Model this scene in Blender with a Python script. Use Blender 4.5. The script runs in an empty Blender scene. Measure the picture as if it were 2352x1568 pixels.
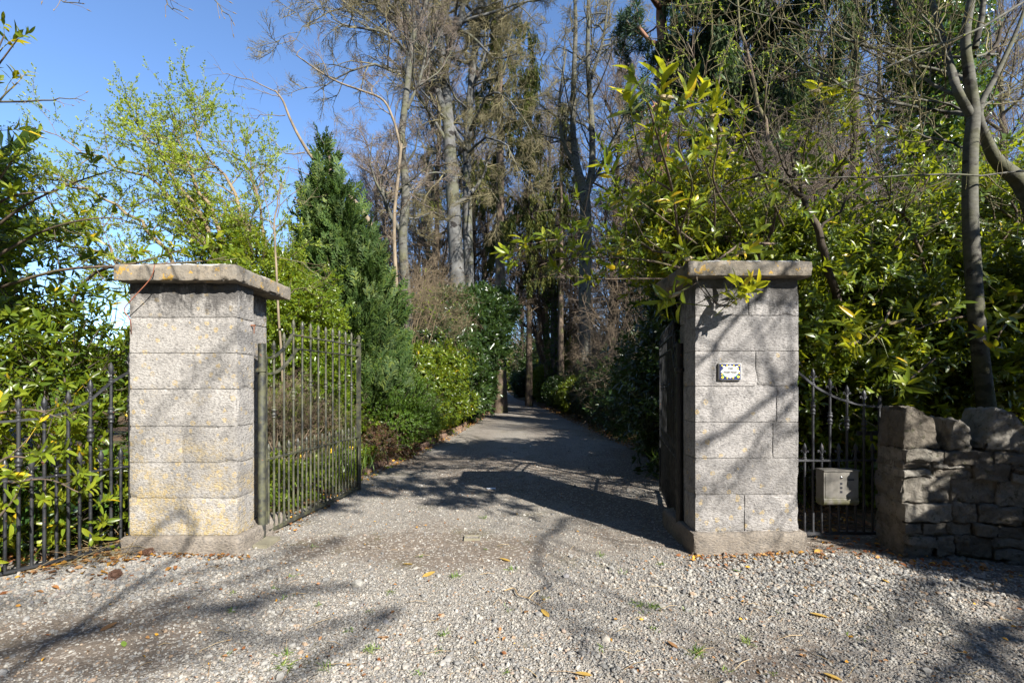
import bpy, math, random
import numpy as np

# ------------------------------------------------------------------ camera, sky, sun, exposure
scene = bpy.context.scene
R = math.radians
C = bpy.data.collections.new("place"); scene.collection.children.link(C)
cd = bpy.data.cameras.new("camera"); cam = bpy.data.objects.new("camera", cd); C.objects.link(cam)
cam.location = (0, 0, 1.4); cam.rotation_euler = (R(90), 0, 0)
cd.sensor_width = 36; cd.lens = 17.0; cd.shift_y = 96 / 2352; cd.clip_start = 0.05; cd.clip_end = 2000
scene.camera = cam
scene.view_settings.view_transform = 'Standard'; scene.view_settings.look = 'None'
scene.view_settings.exposure = 1.6; scene.view_settings.gamma = 1
SUN_EL, SUN_AZ = 33.0, 37.0          # azimuth measured from straight behind the camera towards the right
w = bpy.data.worlds.new("World"); scene.world = w; w.use_nodes = True
wn = w.node_tree; bgn = wn.nodes['Background']
sky = wn.nodes.new('ShaderNodeTexSky'); sky.sky_type = 'NISHITA'; sky.sun_disc = False
sky.sun_elevation = R(SUN_EL); sky.sun_rotation = R(180 - SUN_AZ)
sky.air_density = 0.85; sky.dust_density = 0.0; sky.ozone_density = 5.0; sky.altitude = 300
wn.links.new(sky.outputs[0], bgn.inputs[0]); bgn.inputs[1].default_value = 0.095
S = np.array([math.sin(R(SUN_AZ)) * math.cos(R(SUN_EL)), -math.cos(R(SUN_AZ)) * math.cos(R(SUN_EL)), math.sin(R(SUN_EL))])
sl = bpy.data.lights.new("sun", 'SUN'); sl.energy = 5.0; sl.angle = R(0.53); sl.color = (1.0, 0.955, 0.875)
so = bpy.data.objects.new("sun", sl); C.objects.link(so)
from mathutils import Vector
so.rotation_euler = Vector(S).to_track_quat('Z', 'Y').to_euler()
scene.cycles.use_denoising = True
scene.cycles.max_bounces = 6; scene.cycles.diffuse_bounces = 3; scene.cycles.glossy_bounces = 2
scene.cycles.transmission_bounces = 3; scene.cycles.transparent_max_bounces = 4

F_PX = 1111.0
def W(px, py, y):
    return np.array([(px - 1176) / F_PX * y, y, 1.4 - (py - 880) / F_PX * y])

# ------------------------------------------------------------------ mesh helpers
def mesh(name, chunks):
    """chunks: list of (V (n,3), [F (m,k) ...])"""
    Vs, loops, sizes, off = [], [], [], 0
    for V, Fs in chunks:
        Vs.append(np.asarray(V, dtype=np.float32))
        for F in Fs:
            F = np.asarray(F, dtype=np.int32)
            if F.size == 0: continue
            loops.append((F + off).ravel()); sizes.append(np.full(len(F), F.shape[1], dtype=np.int32))
        off += len(V)
    V = np.concatenate(Vs); L = np.concatenate(loops); Z = np.concatenate(sizes)
    me = bpy.data.meshes.new(name)
    me.vertices.add(len(V)); me.vertices.foreach_set('co', V.ravel())
    me.loops.add(len(L)); me.loops.foreach_set('vertex_index', L)
    me.polygons.add(len(Z))
    st = np.zeros(len(Z), dtype=np.int32); st[1:] = np.cumsum(Z)[:-1]
    me.polygons.foreach_set('loop_start', st); me.polygons.foreach_set('loop_total', Z)
    me.update(calc_edges=True)
    return me
def obj(name, chunks, mat, parent=None, smooth=True, auto=None, uv=None):
    me = mesh(name, chunks) if not isinstance(chunks, bpy.types.Mesh) else chunks
    if mat and not me.materials: me.materials.append(mat)
    me.polygons.foreach_set('use_smooth', [bool(smooth)] * len(me.polygons))
    if auto:
        me.set_sharp_from_angle(angle=R(auto))
    o = bpy.data.objects.new(name, me); C.objects.link(o)
    if parent: o.parent = parent; o.matrix_parent_inverse.identity()
    return o
def tag(o, label=None, cat=None, group=None, kind=None):
    if label: o['label'] = label
    if cat: o['category'] = cat
    if group: o['group'] = group
    if kind: o['kind'] = kind
    return o
def thing(name, label, cat, loc=(0, 0, 0), rz=0, group=None):
    o = bpy.data.objects.new(name, None); C.objects.link(o); o.empty_display_size = 0.2
    o.location = loc; o.rotation_euler = (0, 0, rz)
    return tag(o, label, cat, group)
def copy_tree(o, parent=None):
    c = o.copy(); C.objects.link(c); c.parent = parent
    for ch in list(o.children): copy_tree(ch, c)
    return c
def off(V, d): return np.asarray(V) - np.asarray(d)

def norm(v, axis=-1):
    v = np.asarray(v, dtype=float)
    return v / np.maximum(np.linalg.norm(v, axis=axis, keepdims=True), 1e-9)
_rs = np.random.RandomState(5)
_nd = norm(_rs.normal(size=(3, 16, 3))); _np = _rs.uniform(0, 6.28, (3, 16)); _nf = _rs.uniform(0.6, 1.8, (3, 16))
def n3(P, freq=1.0, seed=0):
    """cheap smooth noise, about -1..1"""
    P = np.asarray(P, dtype=float) * freq + seed * 7.31
    o = 0
    for k, a in ((0, 1.0), (1, 0.5), (2, 0.28)):
        q = P * (1, 2.1, 4.3)[k]
        u = q @ (_nd[k] * _nf[k][:, None]).T * 2.2 + _np[k]
        o = o + a * np.sin(u + 1.3 * np.sin(u[..., ::-1] * 0.7)).sum(-1) / 4.0
    return o / 1.4

def box(x0, x1, y0, y1, z0, z1):
    V = np.array([(x, y, z) for z in (z0, z1) for y in (y0, y1) for x in (x0, x1)], float)
    F = np.array([(0, 2, 3, 1), (4, 5, 7, 6), (0, 1, 5, 4), (2, 6, 7, 3), (0, 4, 6, 2), (1, 3, 7, 5)])
    return V, [F]
def lathe(prof, k=10, c=(0, 0, 0)):
    pr = np.array(prof, float); a = np.arange(k) * 2 * math.pi / k
    V = np.stack([np.outer(pr[:, 0], np.cos(a)), np.outer(pr[:, 0], np.sin(a)), np.repeat(pr[:, 1:2], k, 1)], -1).reshape(-1, 3) + np.array(c)
    n = len(pr); i = np.arange(n - 1)[:, None] * k; j = np.arange(k)[None]
    a0 = (i + j).ravel(); a1 = (i + (j + 1) % k).ravel()
    return V, [np.stack([a0, a1, a1 + k, a0 + k], 1)]
def tubes(paths, radii, k=6):
    """paths (B,n,3), radii (B,n) -> one chunk"""
    P = np.asarray(paths, float); r = np.asarray(radii, float); B, n = r.shape
    T = np.gradient(P, axis=1); T = norm(T)
    up = np.where(np.abs(T[:, :1, 2:3]) > 0.9, np.array([1.0, 0, 0]), np.array([0, 0, 1.0])); up = np.broadcast_to(up, T.shape)
    X = norm(np.cross(up, T)); Y = np.cross(T, X)
    a = np.arange(k) * 2 * math.pi / k
    V = P[:, :, None] + r[:, :, None, None] * (X[:, :, None] * np.cos(a)[:, None] + Y[:, :, None] * np.sin(a)[:, None])
    b = np.arange(B)[:, None, None] * n * k; i = np.arange(n - 1)[None, :, None] * k; j = np.arange(k)[None, None]
    a0 = (b + i + j).ravel(); a1 = (b + i + (j + 1) % k).ravel()
    return V.reshape(-1, 3), [np.stack([a0, a1, a1 + k, a0 + k], 1)]
def tube(p, r, k=6):
    p = np.array(p, float)
    if np.isscalar(r): r = [r] * len(p)
    return tubes(p[None], np.array(r, float)[None], k)
def smoothpath(pts, rad, n):
    """Catmull-Rom resample"""
    P = np.array(pts, float); r = np.array(rad, float)
    P = np.vstack([2 * P[0] - P[1], P, 2 * P[-1] - P[-2]]); r = np.concatenate([[r[0]], r, [r[-1]]])
    m = len(P) - 3; t = np.linspace(0, m - 1e-6, n); i = t.astype(int); u = (t - i)[:, None]
    a, b, c, d = P[i], P[i + 1], P[i + 2], P[i + 3]
    Q = 0.5 * (2 * b + (c - a) * u + (2 * a - 5 * b + 4 * c - d) * u ** 2 + (3 * b - a - 3 * c + d) * u ** 3)
    return Q, r[i + 1] * (1 - u[:, 0]) + r[i + 2] * u[:, 0]
def frames(D, rng, roll=None, up=(0, 0, 1)):
    """matrices whose Y column is D; Z roughly up"""
    D = norm(D); N = len(D)
    u = np.tile(np.array(up, float), (N, 1)) + rng.normal(0, 0.15, (N, 3))
    X = norm(np.cross(D, u)); Z = np.cross(X, D)
    if roll is not None:
        c, s = np.cos(roll)[:, None], np.sin(roll)[:, None]
        X, Z = X * c + Z * s, Z * c - X * s
    return np.stack([X, D, Z], -1)
def scatter(tpl, M, T, scale=None):
    V, Fs = tpl; V = np.asarray(V, float)
    if scale is not None: M = M * np.asarray(scale)[:, None, None]
    O = np.einsum('nij,vj->nvi', M, V) + T[:, None]
    o = np.arange(len(T))[:, None, None] * len(V)
    return O.reshape(-1, 3), [(F[None] + o).reshape(-1, F.shape[1]) for F in Fs]
def merge(chunks):
    Vs, out, o = [], {}, 0
    for V, Fs in chunks:
        Vs.append(V)
        for F in Fs:
            F = np.asarray(F)
            if F.size: out.setdefault(F.shape[1], []).append(F + o)
        o += len(V)
    return np.concatenate(Vs), [np.concatenate(v) for v in out.values()]
def xf(chunk, M=None, t=(0, 0, 0)):
    V, F = chunk; V = np.asarray(V, float)
    if M is not None: V = V @ np.array(M, float).T
    return V + np.array(t), F
def rotz(a): c, s = math.cos(a), math.sin(a); return np.array([[c, -s, 0], [s, c, 0], [0, 0, 1]])
def rotx(a): c, s = math.cos(a), math.sin(a); return np.array([[1, 0, 0], [0, c, -s], [0, s, c]])
def roty(a): c, s = math.cos(a), math.sin(a); return np.array([[c, 0, s], [0, 1, 0], [-s, 0, c]])

# ------------------------------------------------------------------ materials
class NT:
    def __init__(s, name):
        s.m = bpy.data.materials.new(name); s.m.use_nodes = True; s.t = s.m.node_tree; s.n = s.t.nodes; s.n.clear()
        s.out = s.n.new('ShaderNodeOutputMaterial')
    def node(s, typ, ins=None, **kw):
        x = s.n.new('ShaderNode' + typ)
        for k, v in kw.items(): setattr(x, k, v)
        for k, v in (ins or {}).items():
            if isinstance(v, bpy.types.NodeSocket): s.t.links.new(v, x.inputs[k])
            elif v is not None: x.inputs[k].default_value = v
        return x
    def coord(s, which='Object'): return s.node('TexCoord').outputs[which]
    def map(s, v, scale=(1, 1, 1), loc=(0, 0, 0), rot=(0, 0, 0)):
        return s.node('Mapping', {'Vector': v, 'Scale': scale, 'Location': loc, 'Rotation': rot}).outputs[0]
    def noise(s, v, sc, det=4, rough=0.55, dist=0): return s.node('TexNoise', {'Vector': v, 'Scale': sc, 'Detail': det, 'Roughness': rough, 'Distortion': dist}).outputs['Fac']
    def ramp(s, f, stops, interp='LINEAR'):
        x = s.node('ValToRGB', {'Fac': f}); e = x.color_ramp; e.interpolation = interp
        while len(e.elements) < len(stops): e.elements.new(0.5)
        for el, (p, c) in zip(e.elements, stops):
            el.position = p; el.color = (c if hasattr(c, '__len__') else (c, c, c)) + ((1,) if not hasattr(c, '__len__') or len(c) == 3 else ()) if hasattr(c, '__len__') else (c, c, c, 1)
        return x.outputs[0]
    def mix(s, f, a, b, mode='MIX'):
        x = s.n.new('ShaderNodeMix'); x.data_type = 'RGBA'; x.blend_type = mode
        for i, v in ((0, f), (6, a), (7, b)):
            if isinstance(v, bpy.types.NodeSocket): s.t.links.new(v, x.inputs[i])
            elif i == 0: x.inputs[0].default_value = v
            else: x.inputs[i].default_value = tuple(v) + (1,) if len(v) == 3 else v
        return x.outputs[2]
    def math(s, op, a, b=0.0, clamp=False):
        x = s.node('Math', {0: a, 1: b}, operation=op, use_clamp=clamp); return x.outputs[0]
    def bump(s, h, strength=0.5, dist=0.01, nrm=None):
        return s.node('Bump', {'Height': h, 'Strength': strength, 'Distance': dist, 'Normal': nrm}).outputs[0]
    def bsdf(s, col, rough=0.8, nrm=None, metal=0.0, spec=0.5):
        x = s.node('BsdfPrincipled', {'Base Color': (tuple(col) + (1,)) if isinstance(col, tuple) and len(col) == 3 else col, 'Roughness': rough, 'Metallic': metal, 'Normal': nrm, 'Specular IOR Level': spec})
        return x.outputs[0]
    def done(s, sh): s.t.links.new(sh, s.out.inputs[0]); return s.m

def leaf_mat(name, cols, trans=(0.3, 0.42, 0.03), tfac=0.35, rough=0.32, spec=0.5, big=1.0, odd=None):
    t = NT(name)
    rnd = t.node('NewGeometry').outputs['Random Per Island']
    n = len(cols)
    c = t.ramp(rnd, [((i + 0.5) / n, tuple(x)) for i, x in enumerate(cols)])
    v = t.coord()
    nb = t.noise(v, 1.1 * big, 2)
    hs = t.node('HueSaturation', {'Color': c, 'Value': t.node('MapRange', {'Value': nb, 'From Min': 0.3, 'From Max': 0.7, 'To Min': 0.72, 'To Max': 1.3}).outputs[0], 'Hue': t.node('MapRange', {'Value': nb, 'From Min': 0.3, 'From Max': 0.7, 'To Min': 0.51, 'To Max': 0.488}).outputs[0]}).outputs[0]
    c = hs
    if odd:
        r2 = t.math('FRACT', t.math('MULTIPLY', rnd, 91.7))
        c = t.mix(t.ramp(r2, [(0, 0.0), (1 - odd[0], 0.0), (1 - odd[0] + 0.001, 1.0)], 'CONSTANT'), c, odd[1])
    p = t.bsdf(c, rough, None, 0, spec)
    tr = t.node('BsdfTranslucent', {'Color': t.mix(0.6, c, trans)}).outputs[0]
    return t.done(t.node('MixShader', {'Fac': tfac, 1: p, 2: tr}).outputs[0])

def bark_mat(name, a, b, sc=6.0, spots=None, stretch=0.25, bump=0.6, moss=None):
    t = NT(name); v = t.coord(); m = t.map(v, (1, 1, stretch))
    n1 = t.noise(m, sc, 6, 0.65); n2 = t.noise(v, sc * 0.35, 3)
    c = t.mix(t.ramp(n1, [(0.35, 0.0), (0.65, 1.0)]), a, b)
    if spots:
        sp = t.noise(t.map(v, (1, 1, 1.6)), spots[1], 3, 0.6)
        c = t.mix(t.ramp(sp, [(0.56, 0.0), (0.60, 1.0)]), c, spots[0])
    if moss:
        c = t.mix(t.math('MULTIPLY', t.ramp(n2, [(0.5, 0.0), (0.62, 1.0)]), 0.7), c, moss)
    return t.done(t.bsdf(c, 0.9, t.bump(n1, bump, 0.02), 0, 0.2))

M = {}
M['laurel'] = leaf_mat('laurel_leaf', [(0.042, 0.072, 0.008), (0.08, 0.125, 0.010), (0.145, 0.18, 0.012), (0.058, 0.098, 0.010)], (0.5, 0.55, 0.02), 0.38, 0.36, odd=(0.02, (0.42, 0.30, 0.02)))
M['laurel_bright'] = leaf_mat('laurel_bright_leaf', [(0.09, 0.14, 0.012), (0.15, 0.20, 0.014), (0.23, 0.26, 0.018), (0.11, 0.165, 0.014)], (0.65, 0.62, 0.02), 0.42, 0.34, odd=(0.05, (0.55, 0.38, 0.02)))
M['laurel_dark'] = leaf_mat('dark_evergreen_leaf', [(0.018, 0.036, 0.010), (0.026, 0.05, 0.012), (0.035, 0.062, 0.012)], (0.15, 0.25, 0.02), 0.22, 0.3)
M['holly'] = leaf_mat('small_hedge_leaf', [(0.06, 0.105, 0.010), (0.10, 0.155, 0.012), (0.15, 0.20, 0.018), (0.07, 0.115, 0.012)], (0.6, 0.65, 0.03), 0.42, 0.33)
M['haw'] = leaf_mat('young_spring_leaf', [(0.15, 0.21, 0.02), (0.20, 0.27, 0.025), (0.26, 0.31, 0.035)], (0.6, 0.7, 0.05), 0.5, 0.5)
M['cypress'] = leaf_mat('cypress_spray', [(0.026, 0.055, 0.012), (0.040, 0.075, 0.018), (0.062, 0.10, 0.030), (0.060, 0.095, 0.014)], (0.18, 0.32, 0.05), 0.2, 0.7, 0.2, big=1.6)
M['cypress_tip'] = leaf_mat('cypress_tip_spray', [(0.06, 0.10, 0.036), (0.09, 0.13, 0.055), (0.12, 0.155, 0.035)], (0.2, 0.35, 0.1), 0.2, 0.7, 0.2, big=1.6)
M['spruce'] = leaf_mat('spruce_needles', [(0.045, 0.060, 0.012), (0.075, 0.085, 0.016), (0.11, 0.10, 0.025), (0.035, 0.055, 0.014)], (0.2, 0.25, 0.04), 0.22, 0.7, 0.2, big=0.6)
M['darkspruce'] = leaf_mat('dark_conifer_needles', [(0.022, 0.040, 0.016), (0.035, 0.055, 0.018), (0.05, 0.066, 0.022)], (0.1, 0.2, 0.04), 0.15, 0.7, 0.2)
M['pine'] = leaf_mat('pine_needles', [(0.028, 0.052, 0.026), (0.045, 0.075, 0.035), (0.035, 0.06, 0.03)], (0.1, 0.2, 0.06), 0.15, 0.6, 0.2)
M['ivy'] = leaf_mat('ivy_leaf', [(0.022, 0.05, 0.014), (0.04, 0.085, 0.016), (0.06, 0.11, 0.018)], (0.25, 0.35, 0.03), 0.25, 0.22)
M['azalea'] = leaf_mat('azalea_leaf', [(0.05, 0.10, 0.012), (0.08, 0.14, 0.014), (0.06, 0.12, 0.012)], (0.4, 0.5, 0.03), 0.32, 0.45)
M['berberis'] = leaf_mat('red_berberis_leaf', [(0.09, 0.035, 0.025), (0.10, 0.055, 0.035), (0.07, 0.06, 0.02), (0.06, 0.08, 0.015)], (0.4, 0.1, 0.06), 0.3, 0.5)
M['litter'] = leaf_mat('dead_leaf', [(0.16, 0.06, 0.022), (0.26, 0.12, 0.04), (0.34, 0.19, 0.08), (0.11, 0.05, 0.025), (0.5, 0.26, 0.03)], (0.4, 0.2, 0.03), 0.15, 0.6, 0.3)
M['yellow'] = leaf_mat('yellow_leaf', [(0.42, 0.24, 0.025), (0.46, 0.32, 0.08), (0.34, 0.16, 0.02)], (0.7, 0.4, 0.02), 0.2, 0.4)
M['grass'] = leaf_mat('grass_blade', [(0.08, 0.15, 0.02), (0.13, 0.22, 0.03), (0.20, 0.26, 0.05)], (0.3, 0.45, 0.04), 0.3, 0.5)
M['daffodil'] = leaf_mat('daffodil_flower', [(0.85, 0.6, 0.02), (0.8, 0.5, 0.02)], (0.9, 0.7, 0.02), 0.3, 0.5)
M['flower'] = leaf_mat('laurel_flower', [(0.42, 0.36, 0.2), (0.34, 0.26, 0.14)], (0.5, 0.5, 0.2), 0.2, 0.7)
M['straw'] = leaf_mat('dry_stem', [(0.45, 0.34, 0.18), (0.3, 0.2, 0.1)], (0.3, 0.2, 0.1), 0.1, 0.7)
M['bark_pale'] = bark_mat('pale_bark', (0.125, 0.125, 0.12), (0.055, 0.053, 0.050), 5, ((0.02, 0.018, 0.017), 2.6), 0.5, 0.6, (0.075, 0.075, 0.04))
M['bark_smooth'] = bark_mat('smooth_grey_bark', (0.11, 0.107, 0.09), (0.06, 0.057, 0.047), 9, ((0.035, 0.032, 0.028), 5), 2.2, 0.35, (0.09, 0.09, 0.05))
M['bark_brown'] = bark_mat('brown_bark', (0.14, 0.105, 0.075), (0.06, 0.045, 0.035), 8, None, 0.3, 0.9, (0.10, 0.10, 0.04))
M['bark_red'] = bark_mat('red_pine_bark', (0.24, 0.125, 0.08), (0.09, 0.055, 0.042), 7, None, 0.35, 1.0)
M['bark_dark'] = bark_mat('dark_bark', (0.075, 0.06, 0.045), (0.035, 0.028, 0.022), 8, None, 0.3, 0.9)
M['dead'] = bark_mat('dead_wood', (0.22, 0.175, 0.12), (0.10, 0.08, 0.055), 7, None, 0.4, 0.5)
M['twig_brown'] = bark_mat('brown_twig', (0.18, 0.135, 0.09), (0.11, 0.085, 0.06), 3, None, 1, 0.1)
M['twig_olive'] = bark_mat('olive_twig', (0.19, 0.165, 0.085), (0.10, 0.085, 0.05), 3, None, 1, 0.1)
M['twig_purple'] = bark_mat('purple_twig', (0.17, 0.135, 0.105), (0.12, 0.097, 0.08), 2, None, 1, 0.1)
M['twig_pale'] = bark_mat('pale_twig', (0.20, 0.155, 0.09), (0.10, 0.075, 0.05), 3, None, 1, 0.1)

def stone_mat(name, base=((0.21, 0.195, 0.178), (0.335, 0.312, 0.286)), lichen=1.0, dirt=0.5, fresh=0.0, zlow=None, algae=0.0):
    t = NT(name); v = t.coord()
    n1 = t.noise(v, 2.5, 5, 0.6); n2 = t.noise(v, 38, 4, 0.7); n3_ = t.noise(v, 9, 5, 0.7)
    c = t.mix(t.ramp(n1, [(0.3, 0.0), (0.7, 1.0)]), base[0], base[1])
    c = t.mix(t.ramp(n2, [(0.36, 1.0), (0.52, 0.0)]), c, (0.16, 0.15, 0.145), 'MIX') if False else t.mix(t.math('MULTIPLY', t.ramp(n2, [(0.36, 1.0), (0.5, 0.0)]), 0.55), c, (0.09, 0.083, 0.078))
    # grey-black grime in its own blotches
    c = t.mix(t.math('MULTIPLY', t.ramp(n3_, [(0.52, 0.0), (0.66, 1.0)]), dirt), c, (0.075, 0.072, 0.07))
    sp = t.node('TexVoronoi', {'Vector': v, 'Scale': 26.0}).outputs['Distance']
    c = t.mix(t.math('MULTIPLY', t.ramp(sp, [(0.10, 1.0), (0.16, 0.0)]), t.math('MULTIPLY', t.ramp(t.noise(v, 3.3, 3), [(0.5, 0.0), (0.6, 1.0)]), 0.7)), c, (0.03, 0.028, 0.027))
    if lichen > 0:
        vd = t.map(v, (1, 1, 1))
        wob = t.node('VectorMath', {0: vd, 1: t.node('TexNoise', {'Vector': v, 'Scale': 30.0}).outputs['Color']}, operation='ADD')
        sc = t.node('VectorMath', {0: t.node('TexNoise', {'Vector': v, 'Scale': 34.0, 'Detail': 3.0}).outputs['Color'], 1: (0.035, 0.035, 0.035)}, operation='MULTIPLY').outputs[0]
        vv = t.node('VectorMath', {0: v, 1: sc}, operation='ADD').outputs[0]
        vo = t.node('TexVoronoi', {'Vector': vv, 'Scale': 15.0, 'Randomness': 1.0})
        d = vo.outputs['Distance']; rc = t.node('SeparateColor', {0: vo.outputs['Color']}).outputs[0]
        ring = t.ramp(d, [(0.10, 0.35), (0.17, 1.0), (0.26, 1.0), (0.33, 0.0)])
        # more lichen low down and towards +x : where it grows on this stone
        sep = t.node('SeparateXYZ', {0: v})
        gz = t.node('MapRange', {'Value': sep.outputs['Z'], 'From Min': 2.1, 'From Max': 0.3, 'To Min': 0.0, 'To Max': 0.38}).outputs[0]
        gate = t.math('ADD', t.math('MULTIPLY', t.noise(v, 2.2, 3, 0.6), 0.9), gz)
        gate = t.math('SUBTRACT', gate, t.math('MULTIPLY', rc, 0.45))
        mask = t.math('MULTIPLY', ring, t.ramp(gate, [(0.60 - 0.27 * lichen, 0.0), (0.66 - 0.27 * lichen, 1.0)]))
        mask = t.math('MULTIPLY', mask, t.ramp(t.noise(v, 70, 3, 0.7), [(0.38, 0.25), (0.5, 1.0)]))
        sheet = t.math('ADD', t.noise(t.map(v, (1, 1, 1.5)), 2.6, 6, 0.72), t.math('MULTIPLY', t.math('SUBTRACT', gz, 0.27), 0.85))
        sheet = t.math('MULTIPLY', t.ramp(sheet, [(0.49, 0.0), (0.64, 1.0)]), t.ramp(t.noise(v, 55, 4, 0.75), [(0.42, 0.1), (0.58, 1.0)]))
        c = t.mix(t.math('MULTIPLY', sheet, 0.78 * min(1.0, lichen ** 2)), c, (0.36, 0.245, 0.05))
        c = t.mix(t.math('MULTIPLY', mask, 0.6), c, (0.38, 0.25, 0.045))
    if algae > 0:
        c = t.mix(t.math('MULTIPLY', t.ramp(t.noise(v, 3.0, 4), [(0.42, 0.0), (0.6, 1.0)]), algae), c, (0.075, 0.062, 0.035))
    ri = t.node('NewGeometry').outputs['Random Per Island']
    c = t.node('HueSaturation', {'Color': c, 'Saturation': 0.8, 'Value': t.node('MapRange', {'Value': ri, 'To Min': 0.86, 'To Max': 1.12}).outputs[0]}).outputs[0]
    zz_ = t.node('SeparateXYZ', {0: v}).outputs['Z']
    run = t.math('MULTIPLY', t.node('MapRange', {'Value': zz_, 'From Min': 1.75, 'From Max': 2.2, 'To Min': 0.0, 'To Max': 0.42}).outputs[0], 1.0)
    c = t.mix(t.math('MULTIPLY', t.ramp(t.math('ADD', run, t.noise(t.map(v, (9, 9, 3.2)), 1.0, 5, 0.75)), [(0.72, 0.0), (0.86, 1.0)]), 0.75), c, (0.035, 0.033, 0.032))
    tool = t.noise(t.map(v, (38, 38, 90), (0, 0, 0), (0.0, 0.22, 0.0)), 1.0, 3, 0.62)
    nr = t.bump(tool, 0.9, 0.013); nr = t.bump(n2, 0.35, 0.004, nr)
    c = t.mix(t.math('MULTIPLY', t.ramp(tool, [(0.36, 1.0), (0.50, 0.0)]), 0.45), c, (0.085, 0.08, 0.076))
    return t.done(t.bsdf(c, 0.92, nr, 0, 0.2))
M['stone'] = stone_mat('lichened_granite', lichen=1.05, dirt=0.45)
M['stone_r'] = stone_mat('grey_granite', ((0.20, 0.188, 0.18), (0.31, 0.29, 0.275)), lichen=0.22, dirt=0.5)
M['plinth'] = stone_mat('plinth_granite', ((0.16, 0.13, 0.10), (0.24, 0.20, 0.155)), lichen=0, dirt=0.4)
def cap_mat():
    t = NT('cap_stone'); v = t.coord()
    n1 = t.noise(v, 4, 5, 0.65); n2 = t.noise(v, 45, 3, 0.7)
    c = t.mix(t.ramp(n1, [(0.35, 0.0), (0.65, 1.0)]), (0.22, 0.185, 0.14), (0.135, 0.125, 0.11))
    c = t.mix(t.math('MULTIPLY', t.ramp(t.noise(v, 7, 4, 0.7), [(0.52, 0.0), (0.64, 1.0)]), 0.8), c, (0.06, 0.057, 0.055))
    c = t.mix(t.math('MULTIPLY', t.ramp(t.noise(v, 11, 4, 0.75), [(0.60, 0.0), (0.64, 1.0)]), 0.8), c, (0.36, 0.22, 0.035))
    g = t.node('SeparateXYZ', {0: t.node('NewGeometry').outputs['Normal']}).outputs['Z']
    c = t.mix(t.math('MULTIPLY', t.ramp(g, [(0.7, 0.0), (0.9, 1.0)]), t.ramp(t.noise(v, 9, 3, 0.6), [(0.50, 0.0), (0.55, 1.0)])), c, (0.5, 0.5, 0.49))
    nr = t.bump(n2, 0.8, 0.008); nr = t.bump(t.noise(v, 14, 3), 0.5, 0.015, nr)
    return t.done(t.bsdf(c, 0.92, nr, 0, 0.2))
M['cap'] = cap_mat()
def wall_mat():
    t = NT('rubble_stone'); v = t.coord(); g = t.node('NewGeometry').outputs['Random Per Island']
    c = t.ramp(g, [(0.0, (0.15, 0.13, 0.105)), (0.4, (0.23, 0.205, 0.17)), (0.75, (0.31, 0.29, 0.255)), (1.0, (0.19, 0.17, 0.14))])
    c = t.mix(t.math('MULTIPLY', t.ramp(t.noise(v, 12, 5, 0.7), [(0.45, 0.0), (0.7, 1.0)]), 0.6), c, (0.06, 0.055, 0.045))
    c = t.mix(t.math('MULTIPLY', t.ramp(t.noise(v, 5, 4, 0.7), [(0.56, 0.0), (0.66, 1.0)]), 0.6), c, (0.22, 0.21, 0.185))
    nr = t.bump(t.node('TexVoronoi', {'Vector': v, 'Scale': 16.0}).outputs['Distance'], 0.7, 0.03); nr = t.bump(t.noise(v, 14, 6, 0.75, 0.4), 1.0, 0.05, nr); nr = t.bump(t.noise(v, 60, 4, 0.7), 0.6, 0.008, nr)
    c = t.mix(t.math('MULTIPLY', t.ramp(t.noise(v, 20, 4, 0.7), [(0.60, 0.0), (0.64, 1.0)]), 0.6), c, (0.05, 0.055, 0.02))
    return t.done(t.bsdf(c, 0.95, nr, 0, 0.15))
M['rubble'] = wall_mat()
def iron_mat(name, base, alg, af):
    t = NT(name); v = t.coord()
    n = t.noise(v, 12, 5, 0.65); n2 = t.noise(v, 60, 3, 0.7)
    c = t.mix(t.math('MULTIPLY', t.ramp(n, [(0.4, 0.0), (0.6, 1.0)]), af), base, alg)
    c = t.mix(t.math('MULTIPLY', t.ramp(t.noise(v, 22, 4, 0.7), [(0.66, 0.0), (0.7, 1.0)]), 0.8), c, (0.16, 0.07, 0.03))
    return t.done(t.bsdf(c, t.ramp(n, [(0.4, 0.38), (0.6, 0.75)]), t.bump(n2, 0.4, 0.003), 0.0, 0.5))
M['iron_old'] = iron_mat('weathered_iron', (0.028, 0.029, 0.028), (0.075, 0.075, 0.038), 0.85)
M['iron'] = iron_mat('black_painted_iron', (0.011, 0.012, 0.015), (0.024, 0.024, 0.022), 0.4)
M['iron_grey'] = iron_mat('grey_painted_iron', (0.02, 0.021, 0.026), (0.035, 0.035, 0.038), 0.4)
def simple(name, col, rough=0.6, metal=0.0, spec=0.5, var=0.0, sc=20):
    t = NT(name); v = t.coord(); n = t.noise(v, sc, 4, 0.6)
    c = t.mix(t.math('MULTIPLY', t.ramp(n, [(0.35, 0.0), (0.7, 1.0)]), var), col, tuple(x * 0.45 for x in col))
    return t.done(t.bsdf(c, rough, t.bump(n, 0.1, 0.003), metal, spec))
def steel():
    t = NT('brushed_steel'); v = t.coord(); n = t.noise(v, 14, 5, 0.7); sep = t.node('SeparateXYZ', {0: v}).outputs['Z']
    c = t.mix(t.ramp(n, [(0.35, 0.0), (0.7, 1.0)]), (0.22, 0.205, 0.185), (0.15, 0.14, 0.12))
    low = t.node('MapRange', {'Value': sep, 'From Min': 0.10, 'From Max': 0.0, 'To Min': 0.0, 'To Max': 1.0}).outputs[0]
    c = t.mix(t.math('MULTIPLY', low, t.ramp(n, [(0.4, 0.0), (0.55, 0.9)])), c, (0.13, 0.13, 0.05))
    return t.done(t.bsdf(c, 0.5, t.bump(t.noise(v, 90, 2), 0.15, 0.002), 0.55, 0.5))
M['steel'] = steel()
M['slot'] = simple('dark_slot', (0.012, 0.012, 0.018), 0.5)
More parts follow.
